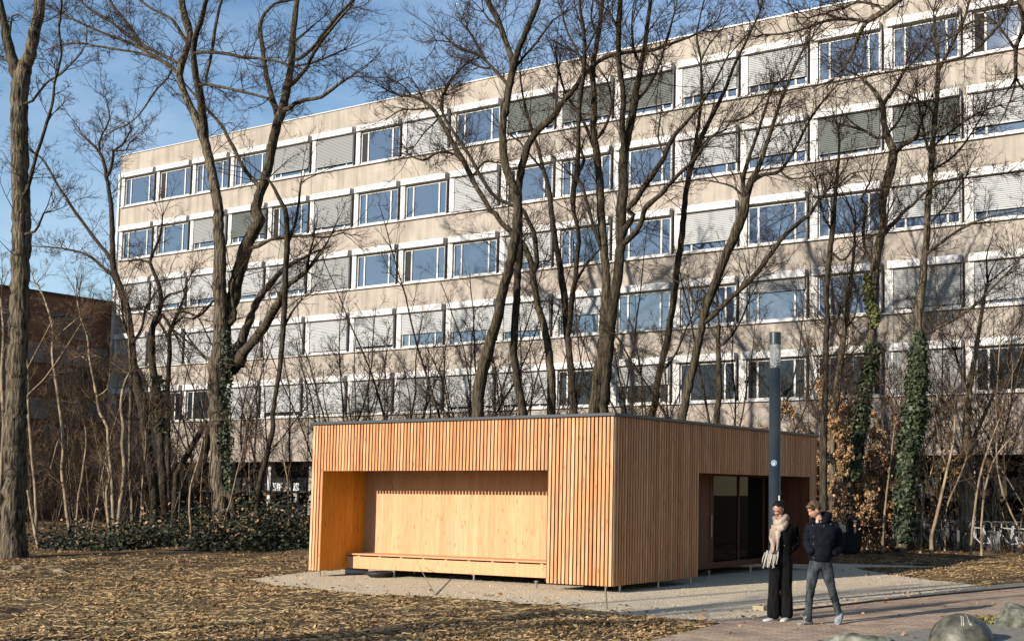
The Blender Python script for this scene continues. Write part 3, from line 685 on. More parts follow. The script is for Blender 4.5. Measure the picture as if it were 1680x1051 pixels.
def ivy(root, Yt, line, rad_px, n, m, seed=1, size=.05):
    """leaves clothing a stem: line of (u, v, width) traced as for the stem"""
    rg = np.random.default_rng(seed); C = catmull(parse(line), 6); foot = np.array(root['foot'][:])
    k = rg.integers(0, len(C)-1, n); a = rg.random(n)[:, None]; c = C[k]*(1-a)+C[k+1]*a
    d = (fw+cr*((c[:, :1]-CX)/F)+cu*((CY-c[:, 1:2])/F)); p = d*(Yt/d[:, 1:2])+O
    dep = (p-O)@fw; r_ = c[:, 2]*.5/F*dep*(.72+.55*rg.random(n)**2*(1+.6*np.sin(p[:, 2]*5+seed)*np.sin(p[:, 2]*2.3)))
    an = rg.random(n)*2*np.pi; nn = np.stack([np.cos(an), np.sin(an), np.zeros(n)], 1)
    P = p+nn*r_[:, None]+rg.normal(0, .03, (n, 3))
    nn[:, 2] = .35
    o = scatter('ivy', P-foot, size, m, .45, 1.0, seed, root, nrm=nn); return o

A_ = tree('broad_tree', 'big forked bare tree with furrowed trunk at the far left edge', 18.2, [
 '@31 66,655,165 62,560,140 66,420,128 72,250,125 76,0,115 @21 82,900,110 95,500,106 102,0,100 @11 97,1000,98 94,700,94 96,500,92 97,420,98 118,340,80 142,290,68 165,200,62 182,120,60 195,40,58 200,-80,52 215,-300,44 230,-500,30',
 '@11 92,400,80 70,320,66 50,260,60 28,160,50 10,70,46 -20,-60,40 -60,-250,32 -90,-420,20',
 '@11 120,975,26 150,880,22 172,790,20 200,700,19 228,610,18 250,540,16 264,470,15 268,410,14 285,350,14 302,270,13 296,200,12 290,140,12 300,60,12 306,-20,11 312,-150,8',
 '@11 146,520,16 180,470,14 240,400,12 300,365,11 340,325,10 400,262,8 425,215,6 428,130,5',
 '@11 45,200,12 60,80,10 90,70,9 140,110,7', '@11 65,330,14 30,300,12 -20,280,10',
 '@21 150,120,16 190,60,13 215,0,12', '@31 150,690,30 110,640,20 90,560,18'], dens=0.9, hmin=4.0, tlen=.8)[0]
B_, _ = tree('broad_tree', 'large many-limbed bare tree with ivy on its right side left of the pavilion', 27.0, [
 '@31 1104,500,95 1092,400,98 1080,250,102 1080,100,104 1080,0,104 @21 1072,1000,100 1070,880,100 1080,760,118 1090,640,100 1088,560,82 1085,400,72 1082,250,66 1080,120,60 1076,0,56 @11 1070,980,56 1055,900,53 1030,780,50 1008,690,48 985,630,46 955,560,42 925,500,38 900,440,36 882,370,38 890,320,38 908,270,36 935,200,34 920,120,44 902,60,40 892,-20,34 885,-200,24',
 '@11 1010,680,44 1000,580,42 985,480,42 965,390,38 955,300,34 950,230,30 968,160,28 995,80,26 1015,0,24 1030,-120,16',
 '@21 1088,640,80 1120,520,76 1150,410,74 1180,290,70 1200,210,68 1235,110,62 1280,30,58 @11 1255,1040,55 1275,960,50 1300,900,50 1325,800,48 1340,710,48 1358,640,50 1380,570,48 1402,490,44 1420,400,40 1436,300,36 1440,180,32 1455,60,28 1465,-40,24 1470,-200,14',
 '@21 1130,760,90 1165,690,62 1200,600,48 1235,500,42 1270,430,38 1320,360,34 1385,285,28 1450,240,22 1512,210,16',
 '@21 1150,790,80 1200,690,56 1270,600,50 1330,510,46 1372,440,40 1400,370,32 1450,330,26 1512,283,20',
 '@11 872,352,24 780,290,21 700,242,19 620,205,17 500,160,14 400,115,12 330,80,10 225,25,7',
 '@11 880,312,19 800,272,18 690,215,18 640,180,17 590,145,17 540,105,15 450,50,14 380,-10,12 300,-60,8',
 '@11 790,300,13 700,265,13 600,248,12 480,228,12 400,215,11 320,218,9 230,245,5',
 '@11 745,255,20 690,215,24 650,150,22 600,85,20 550,20,16 520,-60,12',
 '@11 935,230,22 885,155,20 850,100,18 800,70,15 750,45,13 680,-5,11',
 '@11 960,262,20 1040,258,19 1130,268,18 1200,282,16 1300,290,14 1400,310,11',
 '@11 990,410,19 1100,430,17 1230,460,15 1320,485,13','@11 1000,415,13 1022,350,15 1040,270,17 1052,190,18 1065,110,16 1080,40,15 1100,-30,12',
 '@11 850,362,11 800,410,10 760,455,10 700,545,8 640,605,7 560,640,6',
 '@11 1372,590,36 1345,500,30 1325,430,28 1305,340,26 1290,220,24 1280,120,20 1310,60,16 1350,20,13',
 '@11 1400,560,28 1450,510,25 1500,492,22 1580,478,19 1660,420,16 1720,380,12','@11 1425,430,22 1465,385,21 1510,330,20 1545,260,18 1600,180,17 1650,120,15 1720,40,11',
 '@11 1440,310,17 1500,270,19 1560,210,20 1610,140,20 1680,60,18 1740,0,13','@11 1438,330,13 1560,302,12 1690,248,9','@11 1455,200,14 1510,155,12 1562,108,8',
 '@11 1270,910,26 1215,850,23 1170,770,21 1130,690,20 1085,610,19 1040,560,17 960,470,14 900,400,9',
 '@21 1240,180,20 1300,145,19 1360,120,16 1500,110,13 1600,118,10 1690,95,7','@21 1030,730,20 990,690,16 950,640,12 920,600,9',
 '@31 1135,300,44 1150,430,34 1138,480,20','@21 1150,560,30 1155,480,22 1140,380,18 1150,320,12'], dens=1.7, hmin=5.0)
ivy(B_, 26.9, '@21 1105,580,50 1120,700,70 1112,900,62 1110,1040,60 @31 1120,150,62 1135,330,55', 0, 1500, M_ivy, 3, .038)
tree('slim_tree', 'thin straight dark-stemmed tree just right of the ivy-sided tree', 26.0, [
 '@31 1268,340,30 1290,230,30 1310,150,28 1345,0,27 @21 1342,1000,24 1358,880,24 1378,760,25 1392,600,28 1402,450,29 1405,300,30 1412,180,30 1412,60,29 1400,-20,26 @11 1385,1000,22 1350,930,17 1320,880,12',
 '@21 1412,150,20 1450,60,16 @11 1470,1000,14 1480,900,10','@21 1395,560,16 1440,480,12 1480,430,8'], bark=M_barkD, dens=1.3, hmin=2.2)
tree('broad_tree', 'dark leaning tree with a high bare fork left of the ivy-sided tree', 29.0, [
 '@31 765,380,52 748,250,52 728,120,52 716,0,52 @21 712,1000,56 695,920,58 668,820,48 652,700,42 642,560,37 622,450,36 590,360,36 562,280,34 554,180,30 553,60,27 @11 548,1030,25 540,960,23 525,870,20 505,780,17 470,725,15 410,670,10',
 '@21 585,350,22 540,290,19 500,260,18 450,215,16 390,190,12 300,172,9 150,160,6','@21 562,255,24 520,190,21 480,140,20 430,75,19 385,15,18 @11 360,1030,17 325,970,15 285,915,14 240,830,13 195,770,11 145,742,7',
 '@11 532,880,18 555,790,15 562,740,14 600,715,12 645,640,8','@11 480,740,14 500,670,10 540,580,7 520,480,5','@11 560,740,10 620,740,8 640,700,6',
 '@21 645,620,20 610,540,14 600,440,12','@21 650,640,20 700,560,15 715,470,12 760,400,9'], bark=M_barkD, dens=1.8, hmin=4)
C2, _ = tree('broad_tree', 'twisted dark tree with a little ivy left of the big ivy-sided trunk', 30.0, [
 '@31 808,420,46 800,250,42 792,100,40 790,0,40 @21 785,1000,44 775,880,42 752,760,40 745,640,40 752,560,32 775,500,27 795,430,25 780,350,22 757,290,20 738,240,18 760,180,15 790,100,12 800,20,8',
 '@21 760,560,24 800,500,20 838,560,16','@21 738,250,14 690,230,10 640,235,7','@21 775,470,16 830,400,13 900,380,10 940,300,7','@31 795,150,26 770,20,20 @21 740,950,16 720,860,12'], bark=M_barkD, dens=1.8, hmin=3)
ivy(C2, 29.9, '@21 770,800,60 790,950,80 @31 795,30,60', 0, 900, M_ivy, 5, .042)
tree('slim_tree', 'slim dark tree with forked top in front of the third window bay', 31.0, [
 '@31 830,380,30 828,150,28 826,0,28 @21 822,880,26 835,700,25 832,600,24 850,545,20 880,480,14 910,400,10','@21 833,620,18 800,560,14 770,520,12 700,470,9','@21 845,560,12 900,510,9 950,520,8 1000,470,6',
 '@21 960,520,16 1000,490,14 1050,430,12','@21 878,490,12 930,490,10 980,520,9 1040,640,8'], bark=M_barkD, dens=1.9, hmin=2.5)
# the trees behind the pavilion
tree('broad_tree', 'tall sinuous grey trunk leaning right that rises behind the middle of the pavilion roof', 29.5, [
 '@22 672,1000,62 678,880,62 692,790,62 715,700,60 738,620,58 765,520,54 782,430,52 800,350,50 820,280,50 842,190,52 856,110,50 864,30,48 @12 868,1040,47 864,980,47 840,900,45 815,840,42 800,770,42 793,690,40 798,600,40 812,520,38 828,430,38 842,350,36 840,290,32 815,220,30 790,150,30 768,95,30 740,45,30 712,-30,28 690,-200,20',
 '@12 845,350,36 862,270,34 895,190,32 930,110,30 955,50,28 975,-20,26 990,-160,18',
 '@12 845,345,14 900,280,13 960,210,12 1040,100,10','@12 835,430,22 800,395,20 760,350,18 720,310,16 690,260,14 640,170,11 590,110,8',
 '@12 730,320,12 660,260,10 580,240,9 500,170,7','@12 700,290,12 620,250,10 540,210,8 470,200,6','@12 745,340,12 680,330,10 600,290,8 540,280,6','@12 790,150,14 730,100,10 700,60,8'], bark=M_barkM, dens=2.3, hmin=9)
tree('broad_tree', 'dark bough crossing diagonally upward right from behind the sinuous trunk', 30.2, [
 '@22 900,1000,44 850,700,40 862,400,38 876,150,36 @12 876,1040,34 872,940,34 885,850,38 905,760,38 935,690,36 985,625,36 1045,575,33 1090,500,29 1130,460,27 1175,400,25 1215,340,23 1270,300,21 1340,270,20 1430,255,18 1520,250,17 1600,225,15 1680,195,13 @13 60,170,11 150,120,8',
 '@12 980,640,16 1050,560,14 1060,460,12 1065,380,10','@12 1190,390,14 1200,250,12 1180,120,9','@12 1340,272,10 1400,330,9 1460,345,7','@12 1100,500,12 1180,560,9 1240,560,7','@12 1520,250,10 1580,330,8 1560,400,7','@12 1430,256,9 1500,170,8 1560,90,6'], bark=M_barkD, dens=1.7, hmin=8)
tree('broad_tree', 'brown arching tree whose limbs sweep left in front of the roof edge', 31.5, [
 '@22 1035,1000,48 1036,900,46 1034,780,43 1020,660,40 1000,570,38 975,480,36 955,400,34 942,300,33 930,230,32 905,170,30 868,120,29 820,80,28 785,45,26 755,0,25 @12 740,1040,25 705,985,25 670,930,26 640,870,27 605,800,28 565,735,26 520,650,24 480,580,22 445,530,20 400,495,18 350,475,16 290,470,12 230,450,8',
 '@22 950,300,26 962,240,26 958,160,25 945,90,24 920,35,23 @12 890,1030,22 840,1010,21 790,990,20 740,950,20 690,880,19 650,800,18 600,720,17 545,640,16 500,560,15 490,500,12 520,440,9',
 '@12 600,790,18 560,760,14 480,750,12 400,790,11 330,760,8','@12 445,530,12 360,540,10 300,540,8 230,580,6','@12 400,495,12 380,440,10 330,380,8 280,400,6','@12 500,575,14 500,480,12 530,400,10 580,350,7','@12 350,478,10 300,420,8 230,380,6',
 '@12 640,880,14 700,800,10 760,800,8','@12 480,590,10 420,640,8 360,720,6'], bark=M_barkM, dens=2.5, hmin=7)
tree('twin_tree', 'double-stemmed dark tree splitting low, third from the right corner of the pavilion roof', 32.0, [
 '@22 1146,1000,40 1138,880,38 1128,760,36 1118,640,34 1106,540,34 1104,460,34 1095,380,36 1082,300,34 1068,210,31 1050,120,29 1038,30,28 @12 1030,1000,26 1015,900,23 990,820,21 965,720,19 930,620,16 900,500,12 880,380,9',
 '@22 1118,600,30 1128,500,28 1135,420,28 1150,340,27 1158,240,25 1168,140,24 1160,60,23 1145,0,22 @12 1140,1000,28 1142,930,30 1160,860,30 1165,760,26 1168,640,24 1172,520,23 1185,430,22 1195,340,20 1198,220,19 1190,130,18 1175,40,16 1170,-100,12',
 '@12 1165,860,20 1195,790,18 1180,740,14','@12 1195,330,14 1150,230,12 1110,150,10 1080,40,9','@12 1198,260,13 1240,180,11 1300,60,9','@22 1150,350,14 1200,260,12 1270,180,9','@12 1000,840,14 960,800,12 880,700,10'], bark=M_barkD, dens=1.9, hmin=6)
tree('broad_tree', 'thickest straight trunk behind the right part of the pavilion front', 31.0, [
 '@22 1245,1000,70 1255,900,64 1266,800,62 1280,700,58 1292,600,56 1300,480,55 1305,370,47 1300,260,43 1292,150,42 1282,50,42 @12 1278,1020,42 1272,920,41 1262,820,40 1250,720,37 1240,630,34 1244,520,33 1240,420,31 1235,340,29 1250,250,26 1268,160,23 1280,60,20 1292,-40,16',
 '@12 1255,760,20 1210,640,18 1170,560,15 1100,450,12 1060,300,9','@12 1238,400,16 1200,300,14 1140,250,10','@12 1250,700,18 1310,600,15 1330,500,12 1310,400,10','@12 1262,180,12 1230,90,10 1240,0,8','@22 1290,200,20 1240,60,18 @12 1210,1000,17 1180,900,14 1130,860,12'], bark=M_barkM, dens=1.9, hmin=8)
H2, _ = tree('broad_tree', 'dark trunk right beside the thickest one, forking into long right-leaning limbs', 30.5, [
 '@22 1290,1000,46 1302,800,50 1318,620,52 1332,500,52 1345,400,52 1362,280,52 1374,160,50 1376,60,50 @12 1382,1020,54 1388,920,52 1388,820,50 1395,740,48 1410,660,45 1425,590,43 1442,500,40 1458,410,32 1475,320,28 1492,230,25 1505,130,22 1520,20,20 1540,-100,14',
 '@12 1395,800,32 1388,700,31 1382,600,30 1388,500,29 1380,400,28 1368,310,29 1362,220,30 1366,130,29 1372,40,28 1378,-60,24',
 '@22 1376,140,34 1400,70,32 1440,10,30 @12 1410,1035,30 1455,975,29 1500,905,28 1545,840,27 1590,770,26 1620,700,24 1660,640,21 @13 10,610,19 50,560,17 100,500,15 160,400,12 220,280,9',
 '@22 1372,170,30 1420,120,29 1470,60,28 @12 1500,1020,27 1570,960,25 1630,890,22 @13 0,840,20 60,780,16 120,700,13 180,640,9',
 '@12 1440,510,20 1500,440,17 1560,330,14 1600,200,11 1640,60,9','@12 1475,330,16 1440,240,14 1430,120,11','@12 1366,150,14 1320,60,11','@12 1590,770,12 1560,680,10 1570,580,8'], bark=M_barkD, dens=1.8, hmin=7)
tree('slim_tree', 'curving dark stem close above the right front corner of the pavilion', 33.0, [
 '@22 1520,1010,38 1545,920,36 1562,800,34 1582,710,34 1605,620,34 1625,500,34 1640,400,34 1652,280,34 1668,170,33 1680,80,32 @13 8,1040,30 15,960,28 28,880,26 55,780,24 80,700,23 130,600,22 190,480,20 225,400,17 260,310,14 320,190,12 380,60,9',
 '@13 20,900,22 60,720,18 85,560,16 92,420,14 88,280,12 70,180,10 90,60,8','@22 1560,800,14 1640,700,12 @23 20,560,10 60,480,8','@13 90,300,10 130,220,8 180,160,7','@13 60,760,12 130,680,10 210,640,8'], bark=M_barkD, dens=1.9, hmin=5)
tree('broad_tree', 'leaning tree with a long right-hand limb above the entrance side of the pavilion', 30.0, [
 '@23 -8,1040,46 10,940,44 30,850,43 50,760,42 75,650,42 90,570,41 115,470,42 145,380,43 175,300,45 205,220,46 235,150,50 262,90,52 285,30,52 @13 300,1040,52 308,990,44 320,930,40 345,880,34 375,820,26 410,720,22 450,600,19 490,480,16 530,380,14 580,270,12 640,180,9',
 '@23 95,545,30 150,500,28 205,445,27 265,390,26 330,330,26 385,265,25 435,195,24 480,135,23 530,85,22 580,40,20 630,0,18 @13 660,1000,15 720,930,11',
 '@13 302,960,30 298,880,24 325,780,20 360,680,17 400,560,14 440,440,11 500,380,8','@13 330,900,26 400,860,20 480,840,18 560,720,16 620,600,14 690,500,12 760,420,8','@23 100,520,16 60,440,12 30,380,9',
 '@13 310,985,16 250,920,12 180,900,9','@13 480,850,10 540,880,9 620,870,7','@13 210,600,12 280,590,12 340,560,10 400,480,8'], bark=M_barkM, dens=2.2, hmin=6)
tree('slim_tree', 'short broken dark stem left of the lamp post', 31.5, ['@23 162,1045,30 172,960,29 182,880,29 180,780,27 176,690,26 172,620,22 178,560,14 172,480,11 165,390,9','@23 185,660,15 240,600,12 290,520,10 330,420,8','@23 170,630,12 130,560,9'], bark=M_barkD, dens=.9, hmin=4)
tree('slim_tree', 'straight dark tree just right of the lamp post', 32.0, [
 '@23 694,1050,36 702,900,34 705,780,30 705,640,30 712,520,28 708,400,28 716,280,28 728,160,29 738,60,28 745,-20,24 @13 752,960,20 760,860,17 770,760,13 768,640,10',
 '@23 725,180,14 790,230,12 850,150,9','@23 712,560,14 760,520,11 800,440,8','@23 735,80,14 690,0,11 @13 660,900,9','@13 755,930,10 820,860,8 900,840,6'], bark=M_barkD, dens=1.9, hmin=3)
tree('slim_tree', 'brown slanting stem beside the beech bush right of the lamp post', 33.0, [
 '@23 738,1060,36 755,920,35 768,800,33 780,700,32 793,600,30 806,500,27 818,400,24 832,300,20 842,200,16 850,60,11','@23 800,560,14 840,520,11 860,440,8','@23 790,640,12 750,560,9'], dens=1.9, hmin=2)
N_, _ = tree('ivy_tree', 'gnarled forked tree with yellow-green ivy between the lamp post and the green ivy trunk', 33.5, [
 '@33 820,420,44 835,200,42 850,0,42 @23 865,1000,42 885,900,44 905,800,46 922,700,46 932,600,46 934,500,48 938,400,48 945,300,48 950,230,46 965,150,44 980,90,42 985,20,40 @13 982,1030,40 990,960,44 1010,880,50 1035,790,50 1030,730,42 1005,670,38 990,600,32 985,520,28 950,460,22 900,400,17 860,370,11',
 '@13 1040,750,36 1080,715,30 1120,695,24 1155,670,20 1170,610,13 1200,540,9','@13 988,510,24 1040,440,20 1080,370,17 1120,320,13 1160,280,8','@13 985,695,18 930,665,15 880,635,12','@23 940,260,22 905,190,18 888,100,17 @13 900,1020,17 880,980,12 920,900,10',
 '@23 985,110,28 1020,65,25 1060,25,22 1100,-20,18 @13 1130,1010,16 1200,940,14 1300,890,11 1450,870,8 1600,850,6','@13 1005,660,16 1060,600,12 1100,520,9','@13 1150,680,10 1230,640,8 1320,600,7','@23 975,120,18 1000,60,14 1010,0,10'], dens=2.4, hmin=4)
ivy(N_, 33.3, '@23 905,300,10 915,420,40 940,480,58 935,560,30', 0, 1600, M_ivyY, 7, .042)
ivy(N_, 33.2, '@23 940,640,60 930,720,70 900,850,60 880,1000,70 @33 860,100,60 850,260,50', 0, 3000, M_ivy, 8, .042)
O_, _ = tree('ivy_tree', 'tall pole-like tree with its lower trunk clothed in dark green ivy', 34.5, [
 '@33 1078,610,60 1085,400,60 1100,200,50 @23 1140,1040,46 1150,900,44 1158,780,42 1162,640,40 1160,560,42 1168,450,44 1180,340,40 1190,240,38 1200,140,35 1203,40,34 @13 1206,1030,33 1215,920,33 1222,820,33 1232,700,30 1240,600,27 1250,480,26 1256,380,24 1255,280,20 1245,180,15 1235,60,10',
 '@13 1212,760,17 1185,640,15 1165,530,13 1150,430,9','@13 1254,360,20 1300,270,18 1345,180,16 1390,80,15 1420,-30,12','@23 1195,600,18 1260,560,17 1330,525,16 1400,480,15 1460,430,14 1520,370,12 1600,290,10 1700,180,7',
 '@23 1200,200,18 1290,130,16 1400,60,13 1500,20,10 1640,-10,7','@13 1230,720,14 1330,640,12 1450,560,10 1560,520,7','@13 1222,840,14 1320,780,12 1400,690,10 1480,560,8','@23 1205,60,14 1280,-20,12 @13 1330,960,10 1400,860,8','@13 1245,560,12 1170,500,10 1080,450,7'], dens=2.5, hmin=5)
ivy(O_, 34.4, '@23 1165,580,34 1165,660,60 1160,760,84 1150,850,100 1148,950,112 1140,1040,100 @33 1120,60,96 1105,180,92 1095,300,88 1088,420,80 1085,560,76', 0, 11000, M_ivy, 9, .045)
tree('overhang_tree', 'bough of a large tree hanging into the top right over the upper windows', 30.0, [
 '@33 1840,500,90 1830,0,80 @23 1820,600,76 1800,0,70 @13 1780,600,66 1740,200,60 1650,-60,54 1500,-150,46 1300,-140,40 1160,-70,34 1075,-10,32 1020,35,30 960,75,28 905,108,26 878,150,20 850,220,16 825,280,14 790,340,11 740,390,8',
 '@13 905,108,20 850,98,18 780,95,17 700,105,15 600,140,13 500,165,11 400,172,9','@13 1000,45,16 930,20,14 860,10,12 800,40,9','@13 780,96,11 700,70,10 620,90,8','@13 878,150,12 900,230,10 880,320,8','@13 1640,-60,30 1600,40,24 1560,120,20 1420,260,16 1300,300,12 1150,340,9',
 '@13 1650,-50,34 1680,120,30 1640,240,26 1640,380,20','@13 1640,250,16 1580,160,12 1540,110,8','@13 1560,120,14 1440,100,11 1330,180,9 1200,240,7'], dens=2.6, hmin=8)
P_, _ = tree('broad_tree', 'pale smooth thick trunk among the shrubs at the right edge', 39.0, [
 '@33 1385,560,84 1395,420,80 1400,280,70 1402,150,60 1396,30,48 @23 1400,1000,40 1410,880,34 1440,700,28 1470,500,22 1500,340,14','@33 1400,160,30 1440,40,24 @23 1500,960,18 1560,820,12','@23 1410,900,20 1370,780,14 1340,680,10'], bark=M_barkL, dens=2, hmin=3)

# ------------------------------------------------------------------ procedural saplings, shrubs and bushes
def stem_cluster(name, label, cat, base, n, H, lean=.25, r0=.03, bark=None, twig=None, group=None, dens=5, leaf=None, nleaf=0, leafsize=.04, seed=1, spread=.3, tl=.28, k2=4, k3=3, bend=.06, tmin=.25):
    rg = np.random.default_rng(seed); base = np.asarray(base, float); root = empty(name, tuple(base)); tag(root, label, cat, group)
    S = np.zeros((n, 3)); S[:, :2] = rg.normal(0, spread*.4, (n, 2)) if n > 1 else 0; S[:, 2] = -.1
    D = np.stack([rg.normal(0, lean, n), rg.normal(0, lean, n), np.ones(n)], 1); D /= np.linalg.norm(D, axis=1)[:, None]
    L = H*(.75+.4*rg.random(n)); P0, R0 = grow(S, D, L, np.full(n, r0)*(.6+.6*rg.random(n)), r0*.25, 14, bend, .03, rg)
    tk = Pile(); tk.add(*tubes_np(P0, R0, 6)); mesh_np('trunk', tk.V[0], tk.Q[0], bark or M_barkL, root, smooth=True)
    cp = Pile(); lf = [] if leaf is not None else None
    s, d, r_, tt = kids(P0, R0, int(dens*H/2), .75, rg, tmin); L1 = tl*H*(.4+.7*rg.random(len(s)))*np.clip(tt, .3, 1)
    twiggery(cp, s, d, L1, np.minimum(r_*.6, .014), rg, k2, k3, .07, lf); cp.build('crown', twig or M_twigL, root)
    if leaf is not None:
        Pn = np.concatenate(lf); Pn = Pn[Pn[:, 2] > .2]; Pn = Pn[rg.integers(0, len(Pn), nleaf)]+rg.normal(0, .04, (nleaf, 3))
        scatter('foliage', Pn, leafsize, leaf, .9, 1.3, seed+1, root, up=False)
    return root
def traced_sapling(Y, s, label, seed, bark=M_barkL, twig=M_twigL, **k):
    return tree('sapling', label, Y, s, bark=bark, twig=twig, cat='sapling', seed=seed, **{**dict(dens=.8, hmin=1.6, tlen=.7), **k})[0]
traced_sapling(21.0, ['@31 208,680,18 190,600,18 178,540,17 155,430,16 138,310,15'], 'short crooked pale stump beside the big left trunk', 1, hmin=9)
traced_sapling(22.5, ['@31 180,430,18 172,300,17 158,150,17 146,0,17 @21 140,950,16 138,800,17 130,700,16 115,620,15 95,550,12 70,480,9','@21 138,760,10 200,640,9 262,520,7','@21 150,880,10 220,810,9 300,700,8 400,540,5'], 'pale sapling bent towards the big left trunk with two long right-hand shoots', 2)
traced_sapling(23.5, ['@31 345,530,20 330,430,20 318,320,19 305,220,19 312,120,18 308,30,17 @21 292,950,17 280,860,17 268,780,17 258,680,16 262,600,15 255,540,14 232,460,13 210,400,11 180,350,8','@21 262,620,9 330,560,7 400,500,5','@31 312,120,10 290,60,8 250,200,6'], 'pale sapling with an S-bend between the big left trunk and the building corner', 3)
traced_sapling(24.5, ['@31 560,480,20 552,300,20 545,200,19 535,100,18 528,0,18 @21 490,980,17 478,900,17 455,800,15 440,700,14 430,600,13 400,520,10 380,430,8','@21 478,900,10 530,860,9 545,760,8','@21 450,720,9 400,700,7'], 'pale sapling that splits below the building corner', 4)
traced_sapling(24.0, ['@31 585,470,24 590,400,24 605,300,23 612,200,22 603,80,21 610,0,20 @21 598,980,18 600,900,17 618,820,16 640,780,10'], 'pale snaking sapling, right one of a close pair', 5)
traced_sapling(23.8, ['@31 545,560,16 530,420,15 525,320,14 540,240,12 520,180,10'], 'short pale sapling at the foot of the snaking pair', 6, hmin=1.2)
traced_sapling(25.0, ['@31 652,600,20 650,400,19 640,250,18 638,100,17 640,0,17 @21 642,950,17 645,820,17 640,700,16 632,560,14 625,450,10','@21 645,800,10 560,740,8 480,700,6'], 'straight grey-brown sapling in front of the dark leaning tree', 7, bark=M_bark)
traced_sapling(26.0, ['@31 380,420,13 385,360,14 400,270,14 412,190,13 425,90,11 420,0,9'], 'white-barked thin sapling in front of the brick wing', 8)
traced_sapling(26.0, ['@31 700,340,13 708,200,12 720,80,12 716,0,11','@31 712,150,8 760,20,6'], 'thin pale sapling left of the big ivy-sided trunk', 9)
traced_sapling(23.0, ['@21 20,1040,22 10,800,20 18,600,16 5,420,12'], 'thin pale sapling behind the left edge of the big left trunk', 10)
traced_sapling(24.0, ['@31 940,490,13 932,400,12 940,290,11 975,170,9 1000,60,7'], 'thin pale sapling leaning right at the foot of the big ivy-sided trunk', 11)
ORD = ['first','second','third','fourth','fifth','sixth','seventh','eighth','ninth','tenth','eleventh','twelfth','thirteenth','fourteenth','fifteenth','sixteenth','seventeenth','eighteenth','nineteenth','twentieth','twenty-first','twenty-second','twenty-third','twenty-fourth','twenty-fifth','twenty-sixth','twenty-seventh','twenty-eighth']
def rank(v, vs): return ORD[sorted(vs).index(v)]
spots = [(40,24.5),(90,26),(150,27),(215,25.5),(235,28),(275,27),(330,30),(400,28),(420,31),(455,29),(478,27),(120,30),(180,31),(60,28),(250,31),(295,25),(360,26),(505,30)]
rg0 = np.random.default_rng(77)
for k_, (u, Yk) in enumerate(spots):
    p = onY(u, 860, Yk); p[2] = float(zat(p[0], p[1]))
    stem_cluster('sapling', rank(u, [q_[0] for q_ in spots])+' from the left of the thin straight saplings in the left thicket', 'sapling', p, 1, rg0.uniform(4.5, 8.5), lean=.12, r0=rg0.uniform(.025, .045), bark=[M_barkL, M_bark][k_ % 2], twig=[M_twigL, M_twig][k_ % 2], group='thin saplings in the left thicket', seed=200+k_, dens=6, tl=.26, bend=.05)
UT = [(400,33,9),(440,35,7),(505,31,8),(560,34,9.5),(600,31,8),(640,35,10),(680,31.5,9),(715,34,11),(745,32,12),(770,35,9),(820,33.5,8),(870,32,7),(905,36,8),(1010,34,10),(1060,35,7),(1180,34,9),(1230,36,8),(300,34,8),(250,36,9),(345,36,8),(480,36,8),(535,36,8),(620,36,8),(735,36.5,10),(790,31,9),(960,31,7),(1120,31,8),(45,36,10),(88,37,11),(128,36,10),(168,37,11),(200,35,9),(270,34,8),(375,34,8),(210,38,10),(575,33,7),(655,33,8),(700,36,9),(850,36,9),(930,34,7),(1085,33,8),(1150,36,9)]
for k_, (u, Yk, H) in enumerate(UT):
    p = onY(u, 870, Yk); p[2] = float(zat(p[0], p[1]))
    stem_cluster('understory_tree', rank(u, [q_[0] for q_ in UT if q_[0] > 520])+' from the left of the bushy bare trees behind the pavilion' if u > 520 else rank(u, [q_[0] for q_ in UT if q_[0] <= 520])+' from the left of the bushy bare trees left of the pavilion', 'tree', p, 2+k_ % 2, H, lean=.2, r0=.055, bark=M_barkD, twig=M_twig, group='bare understory trees before the block', seed=300+k_, dens=5, tl=.27, k2=5, k3=4, bend=.07)
RS = [(1360,38,6),(1390,36,8),(1425,38.5,9),(1455,38.4,7.5),(1520,39,9),(1545,39,8),(1575,38.5,10),(1605,39.5,7),(1635,38.6,9),(1665,39,8),(1690,38,10),(1720,36,9),(1500,40,7),(1410,40,8),(1652,40,8),(1350,35.5,7),(1380,41,12),(1440,41.5,13),(1510,41,12),(1590,41.5,13),(1640,42,12),(1345,41,11)]
for k_, (u, Yk, H) in enumerate(RS):
    p = onY(u, 890, Yk); p[2] = float(zat(p[0], p[1])) if Yk < 44 else 0
    stem_cluster('shrub', rank(u, [q_[0] for q_ in RS])+' from the left of the tangled bare shrubs in the right thicket', 'shrub', p, 3 if H < 10 else 2, H, lean=.26, r0=.035, bark=[M_barkL, M_bark][k_ % 2], twig=[M_twig, M_twigL][k_ % 2], group='bare shrubs in the right thicket', seed=400+k_, dens=4.2, tl=.25, k2=5, k3=3, bend=.08)
tw = ['beech bush full of copper leaves behind the right end of the pavilion', 'beech bush full of copper leaves left of the yellow-green ivy tree', 'wide low beech bush with brown leaves left of the green ivy trunk',
      'beech bush with brown leaves right of the green ivy trunk', 'small brown-leaved beech bush at the right edge']
for k_, (u, Yk, H, nl) in enumerate([(1368,34.5,4.4,17000),(1405,35.5,4.8,18000),(1445,35,3.9,14000),(1545,40,3.4,1800),(1650,40,3.2,1800)]):
    p = onY(u, 890, Yk); p[2] = float(zat(p[0], p[1]))
    stem_cluster('beech_bush', tw[k_], 'bush', p, 7, H, lean=.28, r0=.022, bark=M_barkL, twig=M_twig, leaf=M_beech, nleaf=nl, leafsize=.027, seed=500+k_, dens=7, tl=.3, spread=1.6, k2=4, k3=3, tmin=.08)
